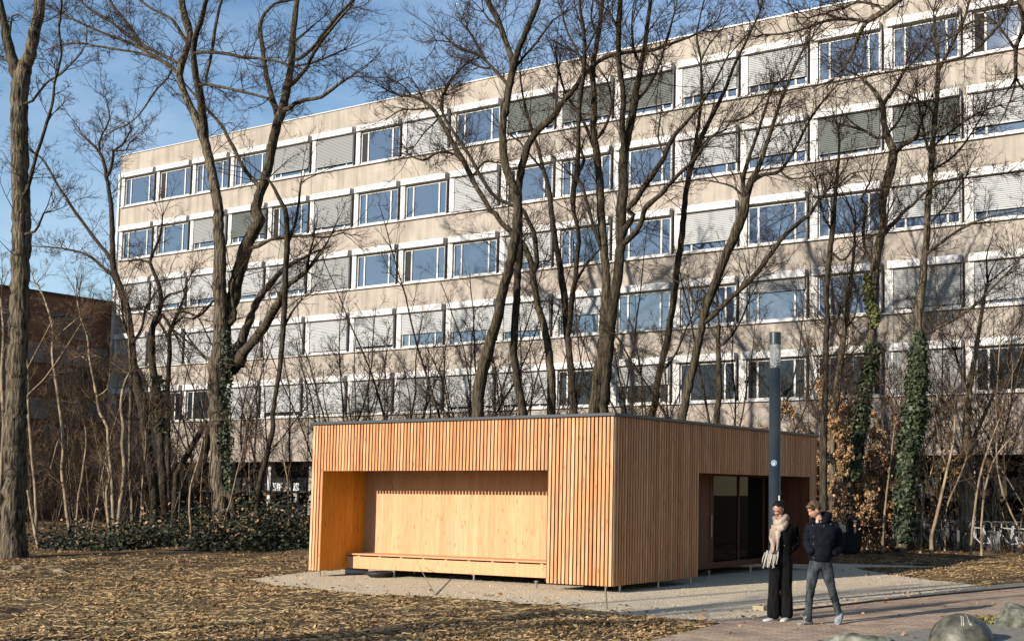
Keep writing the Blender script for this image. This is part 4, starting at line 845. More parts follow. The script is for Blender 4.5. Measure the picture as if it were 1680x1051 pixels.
for k_, (Yk, s) in enumerate([(34.5,'@33 1225,540,20 1250,440,19 1272,340,18 1292,260,16 1310,180,15 1335,60,13 1340,-60,10'),(34,'@33 1418,590,14 1430,480,14 1442,380,13 1458,270,12 1480,180,11 1510,90,9 1560,-40,6'),(34.2,'@33 985,560,13 995,420,12 1010,280,11 1030,120,10 1045,-20,8'),(35,'@33 1170,560,12 1180,400,11 1200,300,9 1230,200,7'),
    (34.8,'@33 730,400,12 745,280,12 755,200,11 720,130,9 700,60,7'),(36,'@33 1290,560,12 1300,400,10 1360,250,9 1400,150,6'),(35.2,'@33 1470,480,12 1490,300,11 1540,150,10 1640,30,6')]):
    lb = ['smooth tan sapling leaning right just right of the green ivy trunk', 'orange-lit slender sapling near the right edge', 'bright tan stems left of the green ivy trunk', 'thin stem leaning at the foot of the right thicket', 'white-barked sapling inside the copper beech bush', 'thin stem in front of the pale smooth trunk', 'long slanting sapling at the right edge'][k_]
    traced_sapling(Yk, [s], lb, 40+k_, hmin=1.4, dens=1.0)
# brambles and ivy ground cover along the wood's edge on the left
rg = np.random.default_rng(12); PP = []
for k_ in range(240):
    u = rg.choice([rg.uniform(35, 512), rg.uniform(230, 512)]); Yk = rg.uniform(0, 1)**1.2; v = 903-3*math.sin(u*.03)
    b = g(u, v); c = b+np.array([-.55, .85, 0])*Yk*9; R_ = rg.uniform(.5, 1.1); h = rg.uniform(.3, 1.35)*(.7 if 425 < u < 500 else 1)*(.65+.8*min(1, Yk*2))*(1.0 if u > 230 else .75)
    if Yk < .08: h *= .7
    n = int(rg.uniform(150, 430)); q = rg.normal(0, 1, (n, 3)); q /= np.linalg.norm(q, axis=1)[:, None]; q[:, 2] = np.abs(q[:, 2]); rr2 = rg.random(n)[:, None]**.6*1.12
    PP.append(c+q*rr2*np.array([R_*1.2, R_*1.2, h])+rg.normal(0, .08, (n, 3)))
PP = np.concatenate(PP); PP[:, 2] = np.maximum(PP[:, 2], .04)
PB = PP[rg.random(len(PP)) < .05].copy(); PB[:, 2] = PB[:, 2]*1.35+.1; PB += rg.normal(0, .15, PB.shape)
tag(scatter('dead_bracken', PB, .03, M_beech, .9, 1.6, 23), 'brown dead leaves and stalks caught in the bramble thicket', 'undergrowth', kind='stuff')
tag(scatter('brambles', PP, .040, M_bramble, .8, 1.1, 13), 'dark green bramble and ivy thicket along the edge of the wood', 'undergrowth', kind='stuff')
PP = []
for k_ in range(60):                              # brown and green low growth on the right
    u = rg.uniform(1345, 1720); b = g(u, 903-rg.uniform(0, 8)); n = 260; q = rg.normal(0, 1, (n, 3)); q /= np.linalg.norm(q, axis=1)[:, None]; q[:, 2] = np.abs(q[:, 2])
    PP.append(b+q*rg.random((n, 1))**.4*np.array([.9, .9, rg.uniform(.12, .42)]))
PP = np.concatenate(PP)
tag(scatter('low_growth', PP, .042, M_beech, .8, 1.2, 14), 'brown fallen leaves and low growth at the foot of the right thicket', 'undergrowth', kind='stuff')
for k_, (u, Yk, H) in enumerate(SC := [(20,33,6),(60,31,5),(95,34,7),(130,32,5.5),(165,35,7),(205,31,4.5),(250,33,4),(320,30,3),(400,29,3)]):
    p = onY(u, 860, Yk); p[2] = float(zat(p[0], p[1]))
    stem_cluster('scrub_bush', rank(u, [q_[0] for q_ in SC])+' from the left of the brown scrub bushes in the left thicket', 'bush', p, 8, H, lean=.3, r0=.018, bark=[M_barkL, M_barkD, M_bark][k_ % 3], twig=M_twig, group='scrub bushes in the left thicket', seed=900+k_, dens=6, tl=.3, spread=1.8, k2=4, k3=3, tmin=.08, bend=.07)
tree('leaning_trunk', 'dark dead trunk leaning left against its neighbour below the ivy-sided tree', 31.0, ['@31 868,235,32 930,120,32 1000,0,30 @21 1015,1020,26'], bark=M_barkD, dens=0, hmin=99)
tree('leaning_trunk', 'thicker dark dead trunk leaning right behind the ivy-sided tree', 30.5, ['@31 950,340,48 985,220,46 1015,100,42 1035,-10,36'], bark=M_barkD, dens=0, hmin=99)
# trees of the park behind the viewer: only their shade reaches the picture
for k_, (tx, ty, t) in enumerate([(-10.6, 15.0, 27), (-26.0, 15.5, 30), (-27.5, 17.5, 34), (-9.9, 12.6, 22), (-31, 18, 30), (-11.5, 11.0, 19)]):
    bx, by = tx-math.sin(SUN_AZ)*t, ty-math.cos(SUN_AZ)*t
    stem_cluster('park_tree', ['tall bare park tree behind the viewer shading the gravel','tall bare park tree behind the viewer shading the left lawn','second bare park tree shading the left lawn','bare park tree shading the near lawn','far bare park tree shading the wood edge','nearest bare park tree behind the viewer'][k_], 'tree', (bx, by, 0), 2, 15, lean=.05, r0=.2, bark=M_bark, twig=M_twig, seed=600+k_, dens=2.5, tl=.24, k2=5, k3=3, tmin=.45)
# distant bare wood beyond the wing
FT = [(30, 66), (72, 70), (120, 64), (160, 68), (95, 75), (8, 72), (140, 78), (52, 80), (182, 72)]
for k_, (u, Yk) in enumerate(FT):
    p = onY(u, 812, Yk); p[2] = 0
    stem_cluster('far_tree', rank(u, [q_[0] for q_ in FT])+' from the left of the bare trees beyond the brick wing', 'tree', p, 2, 21, lean=.13, r0=.16, bark=M_barkD, twig=M_twig, group='bare trees beyond the brick wing', seed=700+k_, dens=2.2, tl=.25, k2=6, k3=4, tmin=.35)
# ------------------------------------------------------------------ lamp post
LP = g(1270, 990)
lamp = empty('street_lamp', tuple(LP)); tag(lamp, 'tall slim dark cylindrical lamp post with a glass light section near the top', 'street lamp')
R0 = .098
mb = MB(); mb.lathe([(R0+.02, -.05), (R0+.02, .02), (R0, .03), (R0, 3.90)], 0, 0, 28); mb.build('pole', M_metalD, lamp, smooth=True)
mb = MB(); mb.lathe([(R0+.001, .0), (R0+.003, .01), (R0+.003, .16), (R0+.001, .17)], 0, 0, 28); mb.build('base_collar', mat('collar_metal', (.05, .055, .055), .6), lamp)
mb = MB(); mb.lathe([(R0, 4.31), (R0, 4.50), (R0-.01, 4.51)], 0, 0, 28); c_ = mb.build('lamp_cap', M_metalD, lamp)
mb = MB(); mb.lathe([(R0-.006, 3.905), (R0-.006, 4.305)], 0, 0, 28)
gm = bpy.data.materials.new('clear_glass'); gm.use_nodes = True; b = gm.node_tree.nodes['Principled BSDF']; b.inputs['Transmission Weight'].default_value = .85; b.inputs['Roughness'].default_value = .08; b.inputs['Base Color'].default_value = (.8, .84, .84, 1); b.inputs['IOR'].default_value = 1.1
mb.build('lamp_glass', gm, lamp, smooth=True)
mb = MB(); mb.lathe([(.075, 3.906), (.07, 4.0), (.02, 4.06), (.012, 4.12), (.012, 4.25), (.07, 4.304)], 0, 0, 20); mb.build('reflector', mat('frosted_reflector', (.45, .46, .46), .35, metal=.2), lamp, smooth=True)
# round blue sticker with white mark
ps = onY(1269, 759, LP[1]-R0); dcam = np.array([LP[0], LP[1]])*-1; dcam /= np.linalg.norm(dcam); tg = np.array([-dcam[1], dcam[0]])*-1
def curved(uv, rad=R0+.003):
    out = []
    for a, z in uv:
        th = a/R0; d_ = dcam*math.cos(th)+np.array([tg[0], tg[1]])*math.sin(th)*1.0; out.append((d_[0]*rad, d_[1]*rad, z))
    return out
tg = np.array([cr[0], cr[1]]); tg -= (tg@dcam)*dcam; tg /= np.linalg.norm(tg)
zs = ps[2]
def disc(name, r1, r2, m, rad):
    mb = MB(); n = 24; a0 = -.012
    for k in range(n):
        t0, t1 = 2*math.pi*k/n, 2*math.pi*(k+1)/n
        mb.add(curved([(a0+r1*math.cos(t0), zs+r1*math.sin(t0)), (a0+r2*math.cos(t0), zs+r2*math.sin(t0)), (a0+r2*math.cos(t1), zs+r2*math.sin(t1)), (a0+r1*math.cos(t1), zs+r1*math.sin(t1))], rad), [(0, 1, 2, 3)])
    return mb
stk = disc('sticker', .0, .050, None, R0+.002).build('sticker', mat('sticker_blue', (.03, .16, .30), .5), lamp)
mw = disc('x', .040, .046, None, R0+.0035)
for a, b_, c, d in ((-.022, .022, -.024, -.016), (-.022, -.014, -.024, .016), (.0, .022, .006, .018), (.012, .02, -.016, .018), (-.008, .006, -.012, .006)):
    a0 = -.012; mw.add(curved([(a0+a, zs+c), (a0+b_, zs+c), (a0+b_, zs+d), (a0+a, zs+d)], R0+.0045), [(0, 1, 2, 3)])
mw.build('sticker_mark', mat('sticker_white', (.75, .8, .82), .5), stk)
mb = MB(); q = curved([(.055, .0)])[0]; mb.box(-.012, .012, -.004, .004, -.06, .06); o = mb.build('door_plate', M_steel, lamp); o.location = (q[0]*1.04+tg[0]*.02, q[1]*1.04+tg[1]*.02, 1.72)

# ------------------------------------------------------------------ people
def skin(joints, edges, root_j, sub=2):
    names = list(joints); me = bpy.data.meshes.new('tmp'); me.from_pydata([joints[k][0] for k in names], [(names.index(a), names.index(b)) for a, b in edges], [])
    o = bpy.data.objects.new('tmp', me); sc.collection.objects.link(o)
    sm = o.modifiers.new('skin', 'SKIN'); sm.use_smooth_shade = True
    if not me.skin_vertices: bpy.context.view_layer.objects.active = o
    sk = me.skin_vertices[0].data
    for i, k in enumerate(names):
        r_ = joints[k][1]; sk[i].radius = r_ if isinstance(r_, tuple) else (r_, r_); sk[i].use_root = (k == root_j)
    s = o.modifiers.new('sub', 'SUBSURF'); s.levels = sub; s.render_levels = sub
    bpy.context.view_layer.update(); ev = o.evaluated_get(bpy.context.evaluated_depsgraph_get()); m2 = bpy.data.meshes.new_from_object(ev)
    bpy.data.objects.remove(o); 
    V = np.empty(len(m2.vertices)*3); m2.vertices.foreach_get('co', V); Fs = [tuple(p.vertices) for p in m2.polygons]; bpy.data.meshes.remove(m2)
    return [tuple(x) for x in V.reshape(-1, 3)], Fs
def mesh_of(name, parts, m, parent, rough_cloth=None):
    mb = MB()
    for V, Fs in parts: mb.add(V, Fs)
    return mb.build(name, m, parent, smooth=True)
def sphere(c, r3, rot=None, nu=20, nv=14, f=None):
    V = []; Fs = []
    for j in range(nv+1):
        ph = math.pi*j/nv
        for i in range(nu):
            th = 2*math.pi*i/nu; p = np.array([math.sin(ph)*math.cos(th), math.sin(ph)*math.sin(th), math.cos(ph)])
            if f: p = f(p)
            p = p*np.array(r3)
            if rot is not None: p = rot@p
            V.append(tuple(p+np.array(c)))
    for j in range(nv):
        for i in range(nu): Fs.append((j*nu+i, (j+1)*nu+i, (j+1)*nu+(i+1) % nu, j*nu+(i+1) % nu))
    return V, Fs
def head_shape(p):
    # face looks along +x; z up
    x, y, z = p; s = 1.0
    if z < 0: k = -z; y *= 1-.42*k*k; x = x*(1-.12*k) if x > 0 else x*(1-.38*k)
    if x > .2:
        x *= 1-.07*max(0, 1-abs(y)*2.2)*max(0, 1-abs(z-.08)*6)               # bridge
        if abs(z-.10) < .16 and .16 < abs(y) < .6: x -= .10*(1-abs(z-.10)/.16)  # eye sockets
        if -.38 < z < .05 and abs(y) < .24: x += .22*(1-abs(y)/.24)*(1-abs(z+.22)/.27 if abs(z+.22) < .27 else 0)   # nose
        if -.62 < z < -.42 and abs(y) < .35: x += .05*(1-abs(y)/.35)
        if z < -.72 and abs(y) < .5: x += .05
    return np.array([x, y, z])
def rotm(face, tilt_down):
    f = np.array([face[0], face[1], 0]); f /= np.linalg.norm(f); s = np.array([-f[1], f[0], 0])
    c, d = math.cos(tilt_down), math.sin(tilt_down); fx = f*c+np.array([0, 0, -d]); up = np.array([0, 0, c])+f*d
    return np.stack([fx, s, up], 1)
M_skin = mat('skin', noise=(20, 3, (.50, .27, .18), (.60, .34, .24)), rough=.5, spec=.4)
def person(name, label, base, joints_body, edges_body, hc, hr, face, tilt, hair_col, extras):
    root = empty(name, tuple(base)); tag(root, label, 'person')
    rt = rotm(face, tilt); body = [skin(joints_body, edges_body, 'pelvis', 2), sphere(hc, hr, rt, 36, 30, head_shape)]
    for sgn in (-1, 1): body.append(sphere(np.array(hc)+rt@np.array([-.005, sgn*hr[1]*.98, -.01]), (.022, .010, .032), rt, 8, 8))
    mesh_of('body', body, M_skin, root)
    ed = mat('eye_dark', (.03, .02, .02), .3); lp = mat('lips', (.42, .17, .14), .5)
    for sgn in (-1, 1):
        mesh_of('eye', [sphere(np.array(hc)+rt@np.array([hr[0]*.86, sgn*hr[1]*.40, hr[2]*.06]), (.007, .010, .004), rt, 8, 6)], ed, root)
        mesh_of('eyebrow', [sphere(np.array(hc)+rt@np.array([hr[0]*.90, sgn*hr[1]*.42, hr[2]*.24]), (.006, .017, .003), rt, 8, 6)], extras['hairm'], root)
    mesh_of('mouth', [sphere(np.array(hc)+rt@np.array([hr[0]*.92, 0, -hr[2]*.50]), (.012, .024, .007), rt, 10, 6)], lp, root)
    return root, rt
def W(a, b, z): return (cr0[0]*a+tow[0]*b, cr0[1]*a+tow[1]*b, z)   # a: to the viewer's right, b: towards the viewer
def shoe(heel, toe, w, h, ankle_h, z0=0.0, lift=0.0):
    heel = np.array(heel, float); toe = np.array(toe, float); L = np.linalg.norm((toe-heel)[:2]); f = (toe-heel)[:2]/L; s = np.array([-f[1], f[0]])
    prof = [(0, .55, .62), (.06, .8, .95), (.18, .9, 1.0), (.32, .85, .92), (.46, .9, .62), (.62, 1.05, .48), (.78, 1.05, .40), (.92, .8, .33), (1, .35, .22)]
    V = []; Fs = []; m_ = 12
    for t, ww, hh in prof:
        c = heel[:2]+f*L*t; zb = heel[2]+(toe[2]-heel[2])*t
        for k in range(m_):
            an = 2*math.pi*k/m_; x = math.cos(an)*w*.5*ww; z = (math.sin(an)*.5+.5)*h*hh
            if math.sin(an) < -.3: z = 0; x *= 1.08
            V.append((c[0]+s[0]*x, c[1]+s[1]*x, zb+z))
    for j in range(len(prof)-1):
        for k in range(m_): Fs.append((j*m_+k, j*m_+(k+1) % m_, (j+1)*m_+(k+1) % m_, (j+1)*m_+k))
    Fs.append(tuple(range(m_))[::-1]); Fs.append(tuple((len(prof)-1)*m_+k for k in range(m_)))
    return V, Fs
def quilt(V, k=0): return V
from mathutils import noise as mnoise
def crease(o, amp, f=(9, 9, 16), ridge=True):
    me = o.data; nn = [v.normal.copy() for v in me.vertices]
    for v, n_ in zip(me.vertices, nn):
        q = Vector((v.co.x*f[0], v.co.y*f[1], v.co.z*f[2])); k = mnoise.noise(q)*1.0+mnoise.noise(q*2.3)*.5
        if ridge: k = .5-abs(k)*1.6
        v.co += n_*(k*amp)
    return o
# ---- man
bm_ = g(1345, 1024); dh = -bm_[:2]/np.linalg.norm(bm_[:2]); tow = dh; cr0 = np.array([cr[0], cr[1]]); cr0 = cr0-(cr0@tow)*tow; cr0 /= np.linalg.norm(cr0)
J = {'pelvis': (W(.00, 0, .92), (.13, .11)), 'waist': (W(.01, 0, 1.05), (.12, .10)), 'chest': (W(.02, 0, 1.25), (.14, .11)), 'neckb': (W(.01, 0, 1.41), (.06, .06)), 'neck': (W(-.02, .02, 1.49), (.052, .052)), 'skull': (W(-.05, .04, 1.55), (.055, .055)),
 'shL': (W(-.14, .05, 1.38), .055), 'elL': (W(-.17, .02, 1.12), .042), 'haL': (W(-.11, .10, .98), .03), 'shR': (W(.19, -.04, 1.36), .055), 'elR': (W(.28, -.12, 1.12), .042), 'haR': (W(.17, .02, .97), .035),
 'hipL': (W(-.07, .02, .88), .08), 'knL': (W(-.12, .08, .50), .035), 'anL': (W(-.155, .06, .13), .03), 'toL': (W(-.19, .08, .06), .02), 'hipR': (W(.09, -.02, .88), .08), 'knR': (W(.155, -.02, .51), .035), 'anR': (W(.255, -.16, .18), .03), 'toR': (W(.262, -.14, .10), .02)}
Ed = [('pelvis','waist'),('waist','chest'),('chest','neckb'),('neckb','neck'),('neck','skull'),('chest','shL'),('shL','elL'),('elL','haL'),('chest','shR'),('shR','elR'),('elR','haR'),('pelvis','hipL'),('hipL','knL'),('knL','anL'),('anL','toL'),('pelvis','hipR'),('hipR','knR'),('knR','anR'),('anR','toR')]
M_hairM = mat('hair_brown', noise=(60, 3, (.03, .017, .008), (.15, .09, .042)), rough=.5, stretch=(1, 1, .2)); M_hairW = mat('hair_dark', noise=(60, 3, (.006, .004, .003), (.022, .014, .010)), rough=.6, spec=.12, stretch=(1, 1, .2))
fM = np.array(W(-.86, .52, 0)[:2]); hc = W(-.075, .045, 1.588)
man, rt = person('person', 'person in dark padded hooded jacket and grey jeans walking with head bowed', bm_, J, Ed, hc, (.098, .077, .118), fM, R(24), None, {'hairm': M_hairM})
def hairf(p):
    x, y, z = p
    if x > .05 and z < .30: x = .05+(x-.05)*.25
    if z < -.20: z = -.20+(z+.20)*.35
    k = .035*math.sin(math.atan2(y, x)*9+z*5); x *= 1+k; y *= 1+k
    return np.array([x, y, z])
mesh_of('hair', [sphere(np.array(hc)+rt@np.array([-.010, 0, .022]), (.110, .090, .118), rt, 30, 22, hairf), sphere(np.array(hc)+rt@np.array([.068, .025, .088]), (.050, .062, .026), rt, 14, 10), sphere(np.array(hc)+rt@np.array([.045, .060, .055]), (.045, .022, .045), rt, 12, 10)], M_hairM, man)
M_navy = mat('navy_jacket', noise=(14, 5, (.0025, .0035, .007), (.007, .009, .016)), rough=.8, spec=.10, bump=(10, .02)); M_coat = mat('black_coat', noise=(25, 5, (.003, .003, .0035), (.007, .007, .008)), rough=.95, spec=.1, bump=(60, .006))
M_jean = mat('grey_jeans', noise=(9, 6, (.014, .019, .024), (.075, .088, .096)), rough=.9, spec=.15, bump=(14, .012), stretch=(1.5, 1.5, .6)); M_blackt = mat('black_trousers', noise=(12, 4, (.0035, .0035, .004), (.008, .008, .009)), rough=.9, spec=.15, bump=(8, .02), stretch=(2, 2, .5))
JK = {'pelvis': (W(.0, 0, .845), (.175, .145)), 'a': (W(.0, .01, .95), (.185, .15)), 'b': (W(.01, .01, 1.10), (.19, .155)), 'c': (W(.02, .0, 1.26), (.20, .15)), 'd': (W(.02, 0, 1.37), (.16, .12)), 'e': (W(.0, 0, 1.445), (.10, .095)),
 'sL': (W(-.15, .05, 1.345), (.080, .080)), 'eL': (W(-.175, .04, 1.13), (.072, .072)), 'hL': (W(-.10, .15, .975), (.062, .062)), 'sR': (W(.205, -.04, 1.345), (.09, .09)), 'mR': (W(.262, -.09, 1.23), (.082, .082)), 'eR': (W(.275, -.10, 1.12), (.076, .076)), 'fR': (W(.235, -.04, 1.03), (.070, .070)), 'hR': (W(.165, .06, .97), (.062, .062))}
EJ = [('pelvis','a'),('a','b'),('b','c'),('c','d'),('d','e'),('c','sL'),('sL','eL'),('eL','hL'),('c','sR'),('sR','mR'),('mR','eR'),('eR','fR'),('fR','hR')]
jk = skin(JK, EJ, 'pelvis', 3); V = []
for (x_, y_, z_) in jk[0]:                      # padded rows
    s_ = 1+.018*abs(math.sin(z_*math.pi/.115)); V.append((x_*s_, y_*s_, z_ if z_ > .845 else .845+(z_-.845)*.2))
jacket = crease(mesh_of('jacket', [(V, jk[1])], M_navy, man), .012, (10, 10, 18))
hood = skin({'a': (W(.085, .04, 1.46), .06), 'b': (W(.12, -.03, 1.50), .075), 'c': (W(.06, -.11, 1.52), .078), 'd': (W(-.04, -.08, 1.48), .062), 'f': (W(-.10, .02, 1.435), .045), 'g': (W(-.09, .09, 1.395), .042), 'h': (W(.04, .115, 1.405), .048)}, [('a','b'),('b','c'),('c','d'),('d','f'),('f','g'),('a','h')], 'c', 2)
mesh_of('hood', [hood], M_navy, jacket)
mb = MB(); zs_ = [.93, 1.0, 1.07, 1.14, 1.21, 1.28, 1.34]
for z_ in (.93, 1.12, 1.22): c = np.array(W(-.088, .172-(z_-1.0)*.05, z_)); mb.add(*sphere(c, (.007, .007, .007), None, 8, 6))
for c in (W(-.10, .145, 1.375), W(.055, .155, 1.37), W(.15, .09, 1.395)): mb.add(*sphere(c, (.008, .008, .008), None, 8, 6))
mb.build('snap_button', M_steel, jacket)
mesh_of('shirt_collar', [sphere(W(-.035, .075, 1.425), (.026, .024, .045), None, 12, 10)], mat('pink_collar', (.62, .42, .36), .8), man)
TR = {'w': (W(.0, 0, 1.02), (.12, .10)), 'pelvis': (W(.0, 0, .90), (.145, .125)), 'hipL': (W(-.075, .02, .83), (.105, .105)), 'thL': (W(-.10, .05, .68), (.084, .09)), 'knL': (W(-.125, .08, .50), (.062, .066)), 'caL': (W(-.15, .065, .32), (.056, .058)), 'anL': (W(-.158, .06, .12), (.052, .056)), 'hemL': (W(-.16, .06, .035), (.054, .058)),
 'hipR': (W(.085, -.02, .83), (.105, .105)), 'thR': (W(.115, -.01, .68), (.084, .09)), 'knR': (W(.16, -.02, .51), (.062, .066)), 'caR': (W(.21, -.09, .34), (.056, .058)), 'anR': (W(.252, -.15, .19), (.052, .054)), 'hemR': (W(.266, -.172, .10), (.054, .056))}
tr = skin(TR, [('pelvis','w'),('pelvis','hipL'),('hipL','thL'),('thL','knL'),('knL','caL'),('caL','anL'),('anL','hemL'),('pelvis','hipR'),('hipR','thR'),('thR','knR'),('knR','caR'),('caR','anR'),('anR','hemR')], 'pelvis', 3)
crease(mesh_of('jeans', [tr], M_jean, man), .006, (8, 8, 17))
M_shoeW = mat('white_shoes', noise=(30, 3, (.55, .54, .52), (.74, .73, .71)), rough=.6); M_shoeG = mat('grey_shoes', noise=(30, 4, (.16, .15, .14), (.34, .33, .31)), rough=.7); M_shoeB = mat('blue_grey_shoes', noise=(25, 4, (.10, .13, .18), (.42, .44, .46)), rough=.7)
s1 = mesh_of('shoe', [shoe(W(-.11, -.01, .0), W(-.315, .13, .0), .10, .115, 0)], M_shoeG, man); s1['label'] = 'grey front shoe with white laces'
mb = MB(); mb.tube([W(-.20, .10, .085), W(-.245, .14, .13), W(-.26, .16, .15)], .006, 5); mb.tube([W(-.17, .06, .11), W(-.19, .10, .115), W(-.22, .09, .09)], .010, 5); mb.build('lace', M_shoeW, s1)
s2 = mesh_of('shoe', [shoe(W(.30, -.22, .10), W(.235, .01, .0), .10, .11, 0)], M_shoeB, man); s2['label'] = 'blue and grey rear shoe, heel raised'
# ---- woman
bw = g(1280, 1017.5); tow = -bw[:2]/np.linalg.norm(bw[:2]); cr0 = np.array([cr[0], cr[1]]); cr0 = cr0-(cr0@tow)*tow; cr0 /= np.linalg.norm(cr0)
J = {'pelvis': (W(.02, 0, .93), (.13, .11)), 'waist': (W(.03, 0, 1.06), (.10, .09)), 'chest': (W(.04, 0, 1.24), (.12, .10)), 'neckb': (W(.02, 0, 1.38), (.05, .05)), 'neck': (W(-.01, .02, 1.46), (.046, .046)), 'skull': (W(-.03, .03, 1.54), (.06, .06)),
 'shL': (W(-.10, .04, 1.33), .05), 'elL': (W(-.13, .02, 1.10), .04), 'haL': (W(-.06, .09, 1.0), .028), 'shR': (W(.15, -.03, 1.30), .04), 'elR': (W(.215, -.07, 1.12), .03), 'haR': (W(.13, .03, 1.02), .028),
 'hipL': (W(-.06, .02, .88), .09), 'knL': (W(-.08, .04, .50), .035), 'anL': (W(-.095, .03, .12), .03), 'toL': (W(-.11, .05, .06), .02), 'hipR': (W(.08, .0, .88), .09), 'knR': (W(.08, .0, .50), .035), 'anR': (W(.088, -.02, .12), .03), 'toR': (W(.08, .0, .06), .02)}
fW = np.array(W(-.40, .92, 0)[:2]); hc = W(-.035, .03, 1.590)
wom, rt = person('person', 'person in black coat, wide black trousers and fringed beige scarf looking down', bw, J, Ed, hc, (.094, .073, .114), fW, R(34), None, {'hairm': M_hairW})
def hairg(p):
    x, y, z = p
    if x > .0 and z < .42: x *= .30
    if x > .5: x = .5+(x-.5)*.6
    if z < -.35: z = -.35+(z+.35)*.3
    return np.array([x, y, z])
mesh_of('hair', [sphere(np.array(hc)+rt@np.array([-.010, 0, .016]), (.104, .080, .108), rt, 30, 22, hairg), sphere(np.array(hc)+rt@np.array([-.115, .02, .02]), (.050, .045, .052), rt, 14, 10), sphere(np.array(hc)+rt@np.array([-.14, .03, -.05]), (.024, .022, .08), rt, 10, 8)], M_hairW, wom)
JK = {'pelvis': (W(.03, 0, .88), (.150, .130)), 'bb': (W(.03, 0, .98), (.148, .128)), 'b': (W(.04, 0, 1.08), (.162, .130)), 'c': (W(.045, 0, 1.22), (.175, .135)), 'd': (W(.035, 0, 1.33), (.13, .10)), 'e': (W(.02, 0, 1.39), (.08, .08)),
 'sL': (W(-.10, .04, 1.31), (.072, .072)), 'eL': (W(-.125, .03, 1.12), (.064, .064)), 'hL': (W(-.05, .12, 1.0), (.055, .055)), 'sR': (W(.17, -.03, 1.31), (.078, .078)), 'mR': (W(.205, -.06, 1.21), (.080, .080)), 'eR': (W(.225, -.075, 1.11), (.078, .078)), 'fR': (W(.195, -.02, 1.045), (.070, .070)), 'hR': (W(.14, .06, 1.01), (.055, .055))}
jk = skin(JK, [('pelvis','bb'),('bb','b'),('b','c'),('c','d'),('d','e'),('c','sL'),('sL','eL'),('eL','hL'),('c','sR'),('sR','mR'),('mR','eR'),('eR','fR'),('fR','hR')], 'pelvis', 3)
coat = crease(mesh_of('coat', [jk], M_coat, wom), .012, (9, 9, 12))
mb = MB(); mb.add(*sphere(W(.055, .137, 1.075), (.008, .008, .008), None, 8, 6)); mb.build('button', M_steel, coat)
TR = {'w': (W(.02, 0, 1.04), (.11, .10)), 'pelvis': (W(.02, 0, .93), (.13, .115)), 'hipL': (W(-.055, .02, .85), (.112, .11)), 'thL': (W(-.07, .03, .68), (.098, .10)), 'knL': (W(-.085, .04, .50), (.090, .09)), 'caL': (W(-.095, .035, .30), (.094, .095)), 'hemL': (W(-.095, .03, .01), (.108, .115)),
 'hipR': (W(.085, .0, .85), (.112, .11)), 'thR': (W(.085, .0, .68), (.098, .10)), 'knR': (W(.085, -.005, .50), (.090, .09)), 'caR': (W(.088, -.01, .30), (.094, .095)), 'hemR': (W(.09, -.02, .01), (.108, .115))}
tr = skin(TR, [('pelvis','w'),('pelvis','hipL'),('hipL','thL'),('thL','knL'),('knL','caL'),('caL','hemL'),('pelvis','hipR'),('hipR','thR'),('thR','knR'),('knR','caR'),('caR','hemR')], 'pelvis', 3)
crease(mesh_of('trousers', [tr], M_blackt, wom), .009, (13, 13, 3.5))
mesh_of('shoe', [shoe(W(-.03, -.02, 0), W(-.24, .12, 0), .095, .10, 0)], M_shoeW, wom); mesh_of('shoe', [shoe(W(.13, -.08, 0), W(.02, .15, 0), .095, .10, 0)], M_shoeW, wom)
M_scarf = mat('beige_scarf', noise=(9, 6, (.34, .24, .17), (.60, .48, .38)), rough=1, spec=.05, bump=(45, .012), stretch=(1, 1, .6)); M_fringe = mat('pale_fringe', (.62, .56, .50), .95)
loop = skin({'a': (W(-.10, .07, 1.42), (.052, .06)), 'b': (W(-.03, .135, 1.37), (.055, .07)), 'c': (W(.05, .11, 1.41), (.052, .07)), 'd': (W(.085, .02, 1.465), (.05, .06)), 'e': (W(.04, -.075, 1.48), (.05, .05)), 'f': (W(-.06, -.05, 1.46), (.05, .05)), 'g': (W(-.11, .02, 1.44), (.05, .055))}, [('a','b'),('b','c'),('c','d'),('d','e'),('e','f'),('f','g')], 'c', 2)
loop2 = skin({'a': (W(-.115, .06, 1.34), (.05, .055)), 'b': (W(-.05, .155, 1.29), (.05, .06)), 'c': (W(.03, .14, 1.33), (.045, .06)), 'd': (W(.09, .06, 1.42), (.035, .05))}, [('a','b'),('b','c'),('c','d')], 'b', 2)
tail = skin({'a': (W(-.085, .13, 1.33), (.065, .05)), 'b': (W(-.10, .16, 1.22), (.075, .03)), 'c': (W(-.095, .175, 1.12), (.075, .024)), 'd': (W(-.115, .18, 1.02), (.085, .022)), 'e': (W(-.13, .18, .955), (.09, .018))}, [('a','b'),('b','c'),('c','d'),('d','e')], 'c', 2)
tail2 = skin({'a': (W(-.04, .15, 1.30), (.045, .035)), 'b': (W(-.035, .17, 1.20), (.045, .022)), 'c': (W(-.04, .17, 1.08), (.045, .02)), 'd': (W(-.055, .17, .99), (.05, .018))}, [('a','b'),('b','c'),('c','d')], 'b', 2)
scf = crease(mesh_of('scarf', [loop, loop2, tail, tail2], M_scarf, wom), .012, (22, 22, 9))
mb = MB(); rgx = np.random.default_rng(4)
for k in range(15):
    t = k/14; a0 = -.215+t*.185; a1 = a0-.035+rgx.normal(0, .014); zt_ = .98+.05*t+rgx.normal(0, .01); zl = .80+.02*t-.03*math.sin(t*3)+rgx.normal(0, .02)
    mb.tube([W(a0, .18+rgx.normal(0, .01), zt_), W((a0+a1)/2+rgx.normal(0, .006), .19+rgx.normal(0, .01), (zt_+zl)/2), W(a1, .185+rgx.normal(0, .012), zl)], [.008, .009, .006], 6)
mb.build('fringe', M_fringe, scf)

